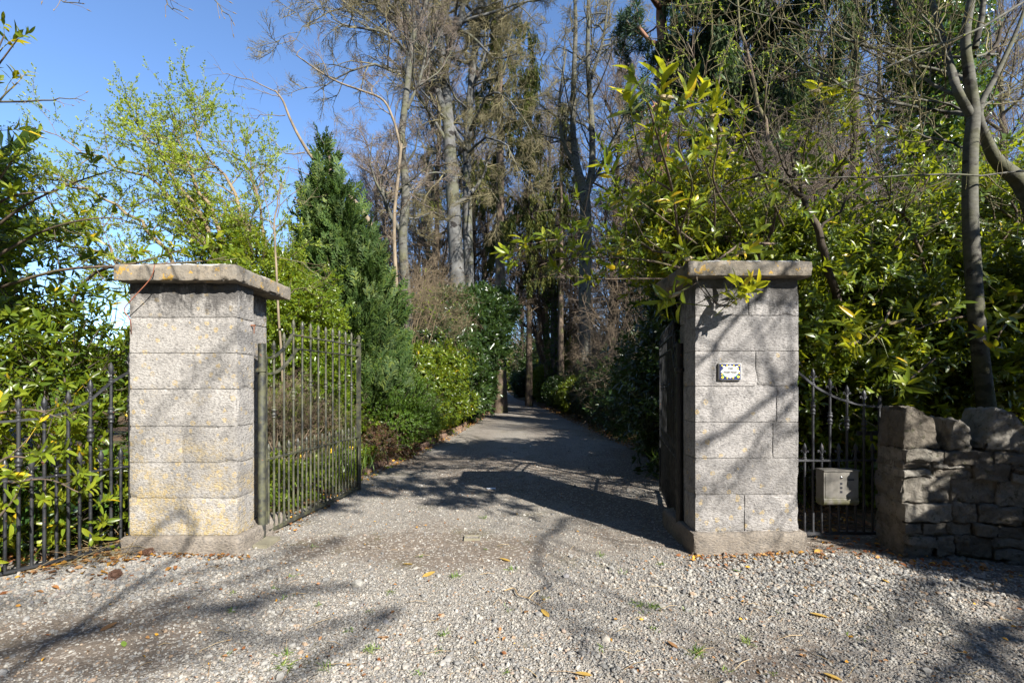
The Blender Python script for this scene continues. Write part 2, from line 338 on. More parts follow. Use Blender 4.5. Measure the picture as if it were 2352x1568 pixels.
M['chrome'] = simple('lock_chrome', (0.6, 0.6, 0.6), 0.25, 0.9)
M['tile_white'] = simple('glazed_white', (0.42, 0.42, 0.40), 0.2)
M['tile_blue'] = simple('glazed_blue', (0.012, 0.015, 0.09), 0.2, var=0.6, sc=160)
M['tile_yellow'] = simple('glazed_yellow', (0.75, 0.6, 0.04), 0.2)
M['tile_red'] = simple('glazed_red', (0.3, 0.02, 0.02), 0.2)
M['tile_green'] = simple('glazed_green', (0.03, 0.22, 0.15), 0.2)
M['ink'] = simple('black_glaze', (0.015, 0.012, 0.012), 0.3)
M['rust'] = simple('rusty_iron', (0.20, 0.08, 0.04), 0.9, var=0.4)
M['paper'] = simple('white_paper', (0.75, 0.76, 0.8), 0.7)
M['sleeper'] = simple('mossy_brick', (0.15, 0.09, 0.06), 0.9, var=0.6, sc=9)
M['concrete'] = simple('mossy_concrete', (0.22, 0.20, 0.14), 0.9, var=0.6, sc=8)
M['cone'] = simple('pine_cone_brown', (0.10, 0.05, 0.03), 0.8, var=0.4, sc=40)
M['cord'] = simple('red_stem', (0.25, 0.09, 0.05), 0.6)

M['hill'] = simple('wooded_hill', (0.085, 0.085, 0.06), 1.0, var=0.5, sc=0.08)
def gravel_mat():
    t = NT('gravel'); v = t.coord()
    warp = t.node('VectorMath', {0: v, 1: t.node('VectorMath', {0: t.node('TexNoise', {'Vector': v, 'Scale': 40.0}).outputs['Color'], 1: (0.012, 0.012, 0)}, operation='MULTIPLY').outputs[0]}, operation='ADD').outputs[0]
    def stones(sc):
        vo = t.node('TexVoronoi', {'Vector': warp, 'Scale': sc}); return vo.outputs['Distance'], t.node('SeparateColor', {0: vo.outputs['Color']}).outputs[0]
    d1, r1 = stones(62.0); d2, r2 = stones(120.0)
    col = lambda r: t.ramp(r, [(0.0, (0.09, 0.086, 0.08)), (0.2, (0.20, 0.188, 0.172)), (0.45, (0.29, 0.267, 0.235)), (0.65, (0.34, 0.305, 0.25)), (0.85, (0.40, 0.375, 0.335)), (1.0, (0.17, 0.125, 0.085))])
    c1, c2 = col(r1), col(r2)
    big = t.noise(v, 0.75, 4, 0.6); med = t.noise(v, 3.2, 4, 0.65)
    wr = t.node('Attribute', attribute_name='wear').outputs['Fac']
    dirtm = t.ramp(t.math('ADD', wr, t.math('MULTIPLY', t.math('SUBTRACT', t.noise(v, 9, 4, 0.7), 0.5), 0.9)), [(0.35, 0.0), (0.65, 1.0)])
    c = t.mix(t.ramp(d1, [(0.28, 0.0), (0.42, 1.0)]), c1, t.mix(0.35, c2, (0.10, 0.085, 0.068)))
    fine = t.noise(v, 150, 3, 0.7)
    soil = t.mix(t.ramp(fine, [(0.35, 0.0), (0.65, 1.0)]), (0.085, 0.066, 0.052), (0.18, 0.15, 0.12))
    soil = t.mix(t.ramp(r1, [(0.80, 0.0), (0.83, 0.8)]), soil, c1)
    c = t.mix(dirtm, c, soil)
    sep = t.node('SeparateXYZ', {0: v})
    # moss strip: down the middle of the drive beyond the gate and a few patches in front
    mo = t.ramp(t.noise(v, 1.5, 5, 0.7), [(0.55, 0.0), (0.66, 1.0)])
    c = t.mix(t.math('MULTIPLY', mo, t.ramp(t.noise(v, 30, 3, 0.7), [(0.42, 0.0), (0.6, 0.75)])), c, (0.07, 0.065, 0.02))
    h = t.math('SUBTRACT', 1.0, t.math('MINIMUM', t.math('MULTIPLY', d1, 2.0), 1.0))
    h = t.math('ADD', t.math('MULTIPLY', h, t.math('SUBTRACT', 1.0, t.math('MULTIPLY', dirtm, 0.75))), t.math('MULTIPLY', fine, 0.25))
    lf = t.node('TexVoronoi', {'Vector': v, 'Scale': 17.0, 'Randomness': 1.0})
    lr = t.node('SeparateColor', {0: lf.outputs['Color']})
    lm = t.math('MULTIPLY', t.ramp(lf.outputs['Distance'], [(0.16, 1.0), (0.20, 0.0)]), t.ramp(lr.outputs[1], [(0.86, 0.0), (0.88, 1.0)]))
    c = t.mix(t.math('MULTIPLY', lm, t.ramp(med, [(0.4, 0.0), (0.55, 1.0)])), c, t.ramp(lr.outputs[2], [(0.0, (0.16, 0.08, 0.035)), (1.0, (0.26, 0.16, 0.07))]))
    wheel = t.node('MapRange', {'Value': t.math('ABSOLUTE', t.math('SUBTRACT', t.math('ABSOLUTE', sep.outputs['X']), 0.85)), 'From Min': 0.15, 'From Max': 0.6, 'To Min': 1.0, 'To Max': 0.0}).outputs[0]
    far = t.node('MapRange', {'Value': sep.outputs['Y'], 'From Min': 4.5, 'From Max': 7.0, 'To Min': 0.0, 'To Max': 1.0}).outputs[0]
    c = t.mix(t.math('MULTIPLY', t.math('MULTIPLY', wheel, far), t.math('MULTIPLY', med, 0.9)), c, soil)
    nr = t.bump(h, 1.0, 0.014)
    nr = t.bump(t.noise(v, 8, 3), 0.4, 0.03, nr)
    return t.done(t.bsdf(c, 0.9, nr, 0, 0.25))
M['gravel'] = gravel_mat()
def pebble_mat():
    t = NT('gravel_stone'); g = t.node('NewGeometry').outputs['Random Per Island']
    c = t.ramp(g, [(0.0, (0.11, 0.108, 0.105)), (0.2, (0.17, 0.167, 0.16)), (0.4, (0.22, 0.215, 0.205)), (0.55, (0.28, 0.255, 0.215)), (0.7, (0.30, 0.288, 0.262)), (0.85, (0.345, 0.33, 0.295)), (0.95, (0.27, 0.18, 0.11)), (1.0, (0.19, 0.19, 0.20))])
    v = t.coord(); c = t.mix(0.35, c, t.mix(t.noise(v, 200, 2), c, (0.1, 0.09, 0.08)))
    return t.done(t.bsdf(c, 0.8, None, 0, 0.3))
M['pebble'] = pebble_mat()
def soil_mat():
    t = NT('woodland_floor'); v = t.coord()
    vo = t.node('TexVoronoi', {'Vector': v, 'Scale': 24.0}); r = t.node('SeparateColor', {0: vo.outputs['Color']}).outputs[0]
    c = t.ramp(r, [(0.0, (0.05, 0.03, 0.018)), (0.4, (0.10, 0.055, 0.03)), (0.7, (0.15, 0.09, 0.05)), (1.0, (0.06, 0.05, 0.03))])
    c = t.mix(t.ramp(t.noise(v, 1.3, 4), [(0.45, 0.0), (0.6, 0.8)]), c, (0.035, 0.05, 0.015))
    return t.done(t.bsdf(c, 0.95, t.bump(vo.outputs['Distance'], 0.8, 0.02), 0, 0.15))
M['soil'] = soil_mat()

# ------------------------------------------------------------------ leaf and twig templates
def leaf(L, Wd, seg=4, fold=0.25, curl=0.12):
    """triangulated leaf blade along +Y, face up +Z"""
    V, F = [(0, 0, 0)], []
    for i in range(1, seg):
        u = i / seg; wd = Wd * 0.5 * math.sin(math.pi * u ** 0.85) ** 0.7; z = -curl * L * u * u
        V += [(-wd, u * L, z + fold * wd), (0, u * L, z), (wd, u * L, z + fold * wd)]
    V.append((0, L, -curl * L)); tip = len(V) - 1
    F += [(0, 2, 1), (0, 3, 2)]
    for i in range(seg - 2):
        a = 1 + 3 * i; b = a + 3
        F += [(a, a + 1, b + 1), (a, b + 1, b), (a + 1, a + 2, b + 2), (a + 1, b + 2, b + 1)]
    a = 1 + 3 * (seg - 2); F += [(a, a + 1, tip), (a + 1, a + 2, tip)]
    return np.array(V, float), [np.array(F)]
def leaf2(L, Wd, fold=0.3):
    h = Wd / 2
    return np.array([(0, 0, 0), (h, L * 0.5, h * fold), (0, L, -0.05 * L), (-h, L * 0.5, h * fold)], float), [np.array([(0, 1, 2), (0, 2, 3)])]
def sprig(n, L, Wd, stem, seg, seed, spread=(35, 80), stemr=0.003):
    """shoot along +Y with n leaves spiralling up it"""
    rng = random.Random(seed); ch = []
    for i in range(n):
        u = (i + 0.5) / n; y = stem * (0.25 + 0.75 * u)
        el = R(spread[1] + (spread[0] - spread[1]) * u + rng.uniform(-24, 24)); az = i * 2.4 + rng.uniform(-0.9, 0.9)
        l = (leaf(L * rng.uniform(0.5, 1.15), Wd * rng.uniform(0.7, 1.1), seg, rng.uniform(.1, .5), rng.uniform(0, .35)) if seg > 2 else leaf2(L * rng.uniform(0.6, 1.15), Wd * rng.uniform(0.8, 1.1)))
        # leaf along Y tilted away from the stem by el, face towards the tip
        ch.append(xf(l, roty(az) @ rotx(-el) @ roty(rng.uniform(-0.5, 0.5)), (0, y, 0)))
    if stemr: ch.append(tubes(np.array([[(0, -stem * 0.5, 0), (0, stem * 0.4, 0), (0, stem, 0)]]), np.array([[stemr, stemr, stemr * 0.5]]), 3))
    return merge(ch)
SP_BIG = [sprig(n_, 0.145, 0.044, 0.18, 5, s, stemr=.0035) for n_, s in ((9, 1), (11, 2), (7, 3), (10, 40), (6, 41))]
SP_MID = [sprig(9, 0.125, 0.042, 0.16, 3, s, stemr=0) for s in (4, 5, 6, 42, 43)]
SP_FAR = [sprig(8, 0.14, 0.05, 0.16, 2, s, stemr=0) for s in (7, 8)]
SP_HAW = [sprig(7, 0.042, 0.032, 0.13, 2, s, (20, 80), 0) for s in (9, 10, 11)]
SP_HOL = [sprig(9, 0.055, 0.034, 0.13, 2, s, (25, 85), 0) for s in (12, 13)]
SP_SMALL = [sprig(12, 0.035, 0.018, 0.12, 2, s, (25, 80), 0) for s in (14, 15)]
def spray(seed, n=7, L=0.30, flat=0.3, wd=0.022):
    """feathery flattened conifer spray, along +Y"""
    rng = random.Random(seed); ch = []
    for i in range(n):
        for sgn in (-1, 1):
            y = L * (i + 0.3) / n; l = L * 0.55 * (1 - 0.75 * i / n)
            a = sgn * R(rng.uniform(28, 48))
            ch.append(xf(leaf2(l, wd * 1.3, 0.5), rotz(-a) @ rotx(rng.uniform(-flat, flat)), (0, y, 0)))
            ch.append(xf(leaf2(l * 0.5, wd, 0.5), rotz(-a * 2.0) @ rotx(rng.uniform(-flat, flat)), (math.sin(a) * l * 0.4, y + math.cos(a) * l * 0.4, 0)))
    ch.append(leaf2(L * 1.1, wd * 1.2, 0.5))
    return merge(ch)
SPRAY = [spray(s) for s in (1, 2, 3)]
def needles(seed, n=26, L=0.11, wd=0.012):
    rng = np.random.RandomState(seed); D = norm(rng.normal(size=(n, 3)) + np.array([0, 1.1, 0]))
    return scatter(leaf2(L, wd, 0.1), frames(D, rng, rng.uniform(0, 6, n)), np.stack([np.zeros(n), rng.uniform(0, 0.10, n), np.zeros(n)], 1))
PINE = [needles(s) for s in (1, 2)]
def droop(seed, n=9, L=0.8):
    """hanging spruce side shoot with needles, along -Z"""
    rng = random.Random(seed); ch = []
    for i in range(n):
        y = -L * (i + 0.2) / n; l = 0.30 * (1 - 0.5 * i / n) * rng.uniform(0.7, 1.2)
        for k in range(3):
            a = rng.uniform(0, 6.28)
            Mx = rotz(a) @ rotx(-R(rng.uniform(40, 75)))
            ch.append(xf(leaf2(l, 0.045, 0.3), Mx, (rng.uniform(-.03, .03), 0, y)))
    return merge(ch)
DROOP = [droop(s) for s in (1, 2, 3)]

def twig_tpl(seed, L=1.0, n1=9, n2=4, r0=0.010, k=3, up=0.15, ang=(25, 55)):
    rng = np.random.RandomState(seed); paths = {4: [], 3: []}; rad = {4: [], 3: []}
    def pl(p, d, l, r, n, r1=0.35):
        pts = [p]
        for i in range(n - 1):
            d = norm(d + rng.normal(0, 0.16, 3) + np.array([0, 0, up * 0.3])); p = p + d * l / (n - 1); pts.append(p)
        paths[n].append(pts); rad[n].append(np.linspace(r, r * r1, n)); return np.array(pts)
    m = pl(np.zeros(3), np.array([0, 1.0, 0]), L, r0, 4)
    def child(path, u, a):
        x = u * (len(path) - 1); i = min(int(x), len(path) - 2); p = path[i] + (path[i + 1] - path[i]) * (x - i)
        t = norm(path[i + 1] - path[i]); s = norm(np.cross(t, rng.normal(size=3))); return p, norm(t * math.cos(a) + s * math.sin(a))
    for i in range(n1):
        u = 0.12 + 0.85 * i / n1; p, d = child(m, u, R(rng.uniform(*ang)))
        c = pl(p, d, L * (0.62 - 0.38 * u) * rng.uniform(0.7, 1.2), r0 * 0.55, 4)
        for j in range(n2):
            p2, d2 = child(c, 0.2 + 0.75 * j / n2, R(rng.uniform(*ang)))
            pl(p2, d2, L * 0.2 * rng.uniform(0.6, 1.3), r0 * 0.36, 3)
    return merge([tubes(paths[4], rad[4], k), tubes(paths[3], rad[3], k)])
TWIG = [twig_tpl(s) for s in (1, 2, 3)]
TWIG_W = [twig_tpl(s, r0=0.011, n1=9, n2=4, up=0.5) for s in (24, 25, 26)]
TWIG_F = [twig_tpl(s, r0=0.016, n1=10, n2=5, up=0.5) for s in (4, 5, 6)]
TWIG_N = [twig_tpl(s, n1=7, n2=3, r0=0.006, up=0.3, k=4, ang=(30, 60)) for s in (7, 8)]

# ------------------------------------------------------------------ tree skeletons
class Tree:
    """limb polylines; grow() adds side branches level by level"""
    def __init__(s, seed): s.rng = np.random.RandomState(seed); s.L = {}; s.tips = []
    def add(s, path, rad, lev): s.L.setdefault(lev, []).append((np.array(path, float), np.array(rad, float)))
    def trunk(s, H, r, lean=(0, 0), n=14, wob=0.15, base=(0, 0, 0)):
        z = np.linspace(-0.2, H, n); u = np.clip(z / H, 0, 1)
        x = base[0] + lean[0] * u ** 1.3 + wob * np.cumsum(s.rng.normal(0, 0.35, n)) * 0.3 * (u > 0.1); y = base[1] + lean[1] * u ** 1.3 + wob * np.cumsum(s.rng.normal(0, 0.35, n)) * 0.3 * (u > 0.1)
        rr = r * (1 - 0.85 * u ** 1.2) + 0.25 * r * np.exp(-u * 25)
        s.add(np.stack([x, y, z + base[2]], 1), rr, 0)
    def grow(s, lev, n, t0, L, rr, ang=(35, 75), up=0.25, wig=0.22, pts=6, taper=0.5, t1=0.98, flat=0.0, rmin=0.004, away=None):
        rng = s.rng
        for path, rad in list(s.L.get(lev - 1, [])):
            seglen = np.linalg.norm(np.diff(path, axis=0), axis=1).sum()
            cnt = n if lev == 1 else max(1, int(round(n * min(1.6, seglen / max(1e-3, s.ref.get(lev, seglen))))))
            for i in range(cnt):
                u = t0 + (t1 - t0) * (i + rng.uniform(0, 1)) / cnt
                x = u * (len(path) - 1); k = min(int(x), len(path) - 2); f = x - k
                p = path[k] * (1 - f) + path[k + 1] * f; r = rad[k] * (1 - f) + rad[k + 1] * f
                t = norm(path[k + 1] - path[k]); sd = rng.normal(size=3); sd[2] *= (1 - flat)
                if away is not None: sd = sd + np.array(away)
                sd = sd - t * (sd @ t); sd = norm(sd)
                a = R(rng.uniform(*ang)); d = t * math.cos(a) + sd * math.sin(a)
                l = L * rng.uniform(0.6, 1.25) * (1 - taper * u)
                q = [p]; 
                for j in range(pts - 1):
                    d = norm(d + rng.normal(0, wig, 3) + np.array([0, 0, up])); p = p + d * l / (pts - 1); q.append(p)
                r0 = max(rmin, min(r * 0.7, rr * l))
                s.add(q, np.linspace(r0, max(rmin * 0.5, r0 * 0.3), pts), lev)
        return s
    ref = {}
    def wood(s, levels, k):
        out = []
        for lv in levels:
            by = {}
            for p, r in s.L.get(lv, []): by.setdefault(len(p), []).append((p, r))
            for n, it in by.items(): out.append(tubes(np.stack([a for a, _ in it]), np.stack([b for _, b in it]), k[lv] if lv < len(k) else 3))
        return out
    def twigs(s, lev, tpl, per, size, up=0.3, t0=0.2, size_end=True):
        rng = s.rng; P, D = [], []
        for path, rad in s.L.get(lev, []):
            for i in range(per):
                u = t0 + (1 - t0) * (i + rng.uniform(0, 1)) / per; x = min(u, 0.999) * (len(path) - 1); k = int(x)
                P.append(path[k] + (path[k + 1] - path[k]) * (x - k)); t = norm(path[k + 1] - path[k])
                D.append(norm(t + rng.normal(0, 0.45, 3) + np.array([0, 0, up])))
        if not P: return []
        P = np.array(P); D = np.array(D); sel = rng.randint(0, len(tpl), len(P)); out = []
        for i, tp in enumerate(tpl):
            m = sel == i
            if m.any(): out.append(scatter(tp, frames(D[m], rng, rng.uniform(0, 6, m.sum())), P[m], size * rng.uniform(0.7, 1.3, m.sum())))
        return out
    def tip_points(s, lev, per, t0=0.3):
        rng = s.rng; P, D = [], []
        for path, rad in s.L.get(lev, []):
            for i in range(per):
                u = t0 + (1 - t0) * (i + rng.uniform(0, 1)) / per; x = min(u, 0.999) * (len(path) - 1); k = int(x)
                P.append(path[k] + (path[k + 1] - path[k]) * (x - k)); D.append(norm(path[k + 1] - path[k]))
        return np.array(P), np.array(D)

def put(tpls, P, D, rng, size, jitter=0.4, up=0.3, roll=True, upv=(0, 0, 1)):
    """scatter a mix of templates at P pointing along D"""
    D = norm(D + rng.normal(0, jitter, D.shape) + np.array([0, 0, up])); sel = rng.randint(0, len(tpls), len(P)); out = []
    sz = size * rng.uniform(0.75, 1.25, len(P))
    for i, tp in enumerate(tpls):
        m = sel == i
        if m.any(): out.append(scatter(tp, frames(D[m], rng, rng.uniform(-3.14, 3.14, m.sum()) if roll else rng.normal(0, 0.4, m.sum()), upv), P[m], sz[m]))
    return out
def blob_points(blobs, n, rng, depth=0.35, clump=2.2, thr=-0.35, rough=0.22, seed=0, zmin=0.02):
    """points in the outer shell of a union of ellipsoids, with uneven outline and gaps"""
    Cc = np.array([b[0] for b in blobs], float); Rr = np.array([b[1] for b in blobs], float)
    wgt = (Rr[:, 0] * Rr[:, 1] * Rr[:, 2]) ** (2 / 3); wgt = wgt / wgt.sum(); P, D = [], []
    tot = 0
    while tot < n:
        m = 3 * n; k = rng.choice(len(blobs), m, p=wgt); d = norm(rng.normal(size=(m, 3)))
        f = 1 - depth * rng.uniform(0, 1, m) ** 1.6
        bump = 1 + rough * n3(d * 1.2 + k[:, None] * 3.3, 1.0, seed)
        p = Cc[k] + Rr[k] * d * (f * bump)[:, None]
        ok = (p[:, 2] > zmin) & (n3(p, clump, seed + 1) > thr)
        for j in range(len(blobs)):
            q = np.linalg.norm((p - Cc[j]) / Rr[j], axis=1); ok &= ~((q < 0.62) & (k != j))
        p = p[ok]; dd = norm(d[ok] / Rr[k[ok]]); P.append(p); D.append(dd); tot += len(p)
        if len(p) == 0: break
    return np.concatenate(P)[:n], np.concatenate(D)[:n]
def stems_for(base, P, n, rng, r0=0.03, kk=5):
    """branches from the base out to some of the crown points"""
    pick = P[rng.choice(len(P), n)]; B = np.array(base, float) + np.stack([rng.normal(0, 0.12, n), rng.normal(0, 0.12, n), np.full(n, -0.05)], 1)
    u = np.linspace(0, 1, 7)[None, :, None]; mid = (B + pick) / 2 * 0.5 + np.stack([B[:, 0], B[:, 1], pick[:, 2] * 0.7], 1) * 0.5
    pa = (1 - u) ** 2 * B[:, None] + 2 * u * (1 - u) * mid[:, None] + u ** 2 * pick[:, None]
    pa[:, 1:-1] += rng.normal(0, 0.035, pa[:, 1:-1].shape)
    return tubes(pa, np.linspace(r0, r0 * 0.2, 7)[None] * rng.uniform(0.5, 1.2, (n, 1)), kk)

def shrub(name, label, cat, loc, blobs, n, tpl, size, lmat, smat=None, seed=1, stray=.14, strayd=.38, depth=0.35, clump=2.2, thr=-0.35, rough=0.22, jitter=0.5, up=0.45, ns=40, r0=0.03, group=None, bases=None, extra=None, twig=None):
    rng = np.random.RandomState(seed); t = thing(name, label, cat, loc, 0, group); L = np.array(loc, float)
    bl = [(np.array(c, float) - L, r) for c, r in blobs]
    P, D = blob_points(bl, n, rng, depth, clump, thr, rough, seed, zmin=0.02 - L[2])
    ks = int(len(P) * stray); dd = rng.uniform(.15, 1, ks) ** 1.5 * strayd; S0 = P[:ks].copy(); P[:ks] += norm(D[:ks] + rng.normal(0, .35, (ks, 3)) + [0, 0, .35]) * dd[:, None]
    ch = put(tpl, P, D, rng, size, jitter, up)
    strays = tubes(np.stack([S0 - D[:ks] * .15, (S0 + P[:ks]) / 2, P[:ks]], 1), np.tile([.005, .004, .002], (ks, 1)), 3)
    if extra: ch += extra(P, D, rng)
    obj('foliage', ch, lmat, t, smooth=True)
    if ns:
        sch = [strays]
        for b in (bases or [(0, 0, 0)]):
            b = np.array(b, float); near = P[np.argsort(np.linalg.norm(P - b - [0, 0, 1], axis=1))[:max(30, int(len(P) / max(1, len(bases or [0]))))]]
            sch.append(stems_for(b, near, max(4, ns // len(bases or [0])), rng, r0))
        if twig: sch += put(twig[0], P[:twig[1]], D[:twig[1]], rng, twig[2], 0.5, 0.3)
        obj('branches', sch, smat or M['bark_dark'], t)
    return t
#==SECTION2==
# ------------------------------------------------------------------ ground and drive
def grid(xs, ys, zf):
    X, Y = np.meshgrid(xs, ys); V = np.stack([X.ravel(), Y.ravel(), zf(X.ravel(), Y.ravel())], 1)
    nx, ny = len(xs), len(ys); i = np.arange(ny - 1)[:, None] * nx; j = np.arange(nx - 1)[None]
    a = (i + j).ravel(); return V, [np.stack([a, a + 1, a + nx + 1, a + nx], 1)]
def drive_c(y):      # centre line and half width of the drive beyond the gate
    y = np.asarray(y, float)
    l = np.interp(y, [4, 6, 7.4, 11, 22, 44, 70, 95], [-2.25, -2.35, -2.32, -1.85, -1.2, -1.75, -2.6, -2.4])
    r = np.interp(y, [4, 6, 9, 13, 28, 44, 70, 95], [2.3, 2.7, 2.8, 2.6, 1.9, 0.35, -0.5, -0.9])
    return l, r
def soil_h(x, y):
    l, r = drive_c(y); d = np.maximum(l - x, x - r)
    return np.where(y > 4.6, np.clip(d, 0, 6) * 0.035 + 0.03 * n3(np.stack([x, y, x * 0], 1), 0.4) * (d > 0.5), 0) - 0.03 - 0.12 * (d < 0.25)
gx = np.concatenate([[-400, -150, -60], np.linspace(-30, 30, 90), [60, 150, 400]])
gy = np.concatenate([[-60, -20, -8], np.linspace(-4, 60, 110), [80, 120, 200, 420]])
tag(obj('ground', [grid(gx, gy, soil_h)], M['soil']), kind='structure')
def grav_h(x, y):
    return 0.010 * n3(np.stack([x, y, x * 0], 1), 0.9, 3) + 0.004 * n3(np.stack([x, y, x * 0], 1), 4.0, 4) + 0.03 * np.exp(-((x + 3.1) ** 2 / .8 + (y - 3.5) ** 2 / 0.25)) + 0.02 * np.exp(-((x - 2.6) ** 2 / .8 + (y - 3.4) ** 2 / 0.4))
def wear(x, y):
    p = np.stack([x, y, x * 0], 1); w_ = .42 + .30 * n3(p, .5, 9) + .20 * n3(p, 1.8, 8)
    w_ = w_ + .45 * np.exp(-((y - 4.15) / .55) ** 2) * (np.abs(x) < 1.9) + .35 * np.exp(-(((x - .9) / 1.2) ** 2 + ((y - 2.05) / .3) ** 2)) + .35 * np.exp(-(((x + 2.2) / .9) ** 2 + ((y - 2.6) / .28) ** 2))
    w_ = w_ - .55 * np.exp(-(((x + .35) / 1.0) ** 2 + ((y - 2.75) / .7) ** 2)) - .6 * np.exp(-(((x + 2.9) / .9) ** 2 + ((y - 3.5) / .35) ** 2)) - .5 * np.exp(-(((x - 2.1) / 1.1) ** 2 + ((y - 3.2) / .4) ** 2)) - .3 * np.exp(-(((x + 1.7) / .8) ** 2 + ((y - 4.6) / .7) ** 2))
    return np.clip(w_, 0, 1)
# one sheet: the forecourt, narrowing into the drive
ys = np.concatenate([np.linspace(-6, 1.0, 12), np.linspace(1.1, 9, 110), np.linspace(9.3, 30, 50), np.linspace(32, 95, 40)])
us = np.linspace(0, 1, 150); V = []
for y in ys:
    if y < 4.5: l, r = -8.0, 8.0
    else: l, r = [float(a) for a in drive_c(y)]
    if 4.2 < y < 4.6: l, r = -3.4, 3.7
    n_ = 0.10 * float(n3(np.array([[0, y, 5.0]]), 0.9, 2)[0]); x = (l + n_) + (r - l) * us
    V.append(np.stack([x, np.full(len(us), y), grav_h(x, np.full(len(us), y))], 1))
V = np.concatenate(V); nx = len(us); i = np.arange(len(ys) - 1)[:, None] * nx; j = np.arange(nx - 1)[None]; a = (i + j).ravel()
dw = tag(obj('driveway', [(V, [np.stack([a, a + 1, a + nx + 1, a + nx], 1)])], M['gravel']), kind='structure')
dw.data.attributes.new('wear', 'FLOAT', 'POINT').data.foreach_set('value', wear(V[:, 0], V[:, 1]).astype(np.float32))

# loose stones lying on the gravel: nobody could count them
def ico():
    import bmesh
    b = bmesh.new(); bmesh.ops.create_icosphere(b, subdivisions=1, radius=1); V = np.array([v.co[:] for v in b.verts]); F = np.array([[v.index for v in f.verts] for f in b.faces]); b.free(); return V, [F]
ICO = ico(); rng = np.random.RandomState(11)
def pebbles(n, ylo, yhi, size, dens):
    out = []
    y = ylo * (yhi / ylo) ** rng.uniform(0, 1, n * 3) ; x = rng.uniform(-1.12, 1.12, n * 3) * y
    p2 = np.stack([x, y, x * 0], 1)
    keep = (1.02 - wear(x, y) ** .8 + dens * .3 > rng.uniform(0.05, 1.0, n * 3))
    l, r = drive_c(y); keep &= (y < 4.1) | ((x > l) & (x < r)); 
    keep &= ~((x < -3.3 - (3.9 - y) * 0.5) & (y > 3.0)); keep &= ~((x > 3.0) & (y > 3.75 - (x - 3) * 0.3))
    x, y = x[keep][:n], y[keep][:n]; m = len(x); s = size * rng.lognormal(0, 0.38, m)
    z = grav_h(x, y) + s * 0.25
    Mx = np.stack([norm(rng.normal(size=(m, 3)) * [1, 1, .25]), norm(rng.normal(size=(m, 3)) * [1, 1, .25]), norm(rng.normal(size=(m, 3)) * [.3, .3, 1])], -1)
    Mx[:, :, 1] = norm(np.cross(Mx[:, :, 2], Mx[:, :, 0])); Mx[:, :, 2] = np.cross(Mx[:, :, 0], Mx[:, :, 1])
    Mx = Mx * (np.stack([rng.uniform(.8, 1.3, m), rng.uniform(.6, 1.0, m), rng.uniform(.4, .75, m)], 1))[:, None, :]
    V, F = scatter(ICO, Mx, np.stack([x, y, z], 1), s)
    V = V + (n3(V, 60, 2) * 0.12 * np.repeat(s, len(ICO[0])))[:, None] * rng.normal(0, 1, V.shape) * 0.6
    return V, F
tag(obj('gravel_stones', [pebbles(80000, 1.5, 8.0, 0.0049, 0.35), pebbles(4500, 1.6, 4.2, 0.009, -0.1), pebbles(7000, 6.0, 16.0, 0.010, 0.1)], M['pebble'], smooth=False), 'loose pale gravel stones lying thick over the forecourt', 'gravel', kind='stuff')
# banked coarser gravel under the left fence and at both pillar feet
def bank(cx, cy, sx, sy, n, s0):
    x = rng.normal(cx, sx, n); y = rng.normal(cy, sy, n); ok = (y < 3.93) & (x > -3.75 + (3.9 - y) * -0.15)
    x, y = x[ok], y[ok]; m = len(x); s = s0 * rng.lognormal(0, 0.3, m)
    Mx = frames(rng.normal(size=(m, 3)) * [1, 1, .3], rng) * (np.stack([rng.uniform(.7, 1, m), rng.uniform(.9, 1.4, m), rng.uniform(.45, .8, m)], 1))[:, None, :]
    return scatter(ICO, Mx, np.stack([x, y, grav_h(x, y) + s * 0.3], 1), s)
tag(obj('banked_gravel', [bank(-2.9, 3.55, 0.55, 0.25, 5200, 0.0095), bank(2.3, 3.5, 0.7, 0.28, 6500, 0.0092)], M['pebble'], smooth=False), 'coarser rounded gravel banked up against the pillar feet', 'gravel', kind='stuff')

# ------------------------------------------------------------------ stone pillars
def stone(x0, x1, y0, y1, z0, z1, res=0.022, bev=0.006, amp=0.0013, seed=0, chip=0.014):
    lo, hi = np.array([x0, y0, z0]), np.array([x1, y1, z1]); n = np.maximum(2, np.round((hi - lo) / res).astype(int)); ch = []
    for ax in range(3):
        u, v = [a for a in range(3) if a != ax]
        for side in (0, 1):
            U, Vv = np.meshgrid(np.linspace(lo[u], hi[u], n[u] + 1), np.linspace(lo[v], hi[v], n[v] + 1)); P = np.zeros((U.size, 3)); P[:, u] = U.ravel(); P[:, v] = Vv.ravel(); P[:, ax] = hi[ax] if side else lo[ax]
            nx = n[u] + 1; i = np.arange(n[v])[:, None] * nx; j = np.arange(n[u])[None]; a = (i + j).ravel(); F = np.stack([a, a + 1, a + nx + 1, a + nx], 1)
            if bool(side) != (ax != 1): F = F[:, ::-1]
            ch.append((P, [F]))
    V, Fs = merge(ch); F = Fs[0]
    key = np.round(V * 20000).astype(np.int64); _, idx, inv = np.unique(key, axis=0, return_index=True, return_inverse=True); inv = inv.ravel()
    V = V[idx]; F = inv[F]
    inn = np.clip(V, lo + bev, hi - bev); d = V - inn; nn = norm(d); edge = (np.abs(d) > bev * 0.5).sum(1) >= 2
    rr = bev * np.ones(len(V)); V2 = inn + nn * rr[:, None]
    V2 = V2 + nn * (amp * n3(V, 9, seed) + amp * 0.7 * n3(V, 30, seed + 1))[:, None]
    c = np.maximum(0, n3(V, 7, seed + 2) - 0.35) * edge
    V2 = V2 - nn * (chip * c)[:, None]
    return V2, [F]

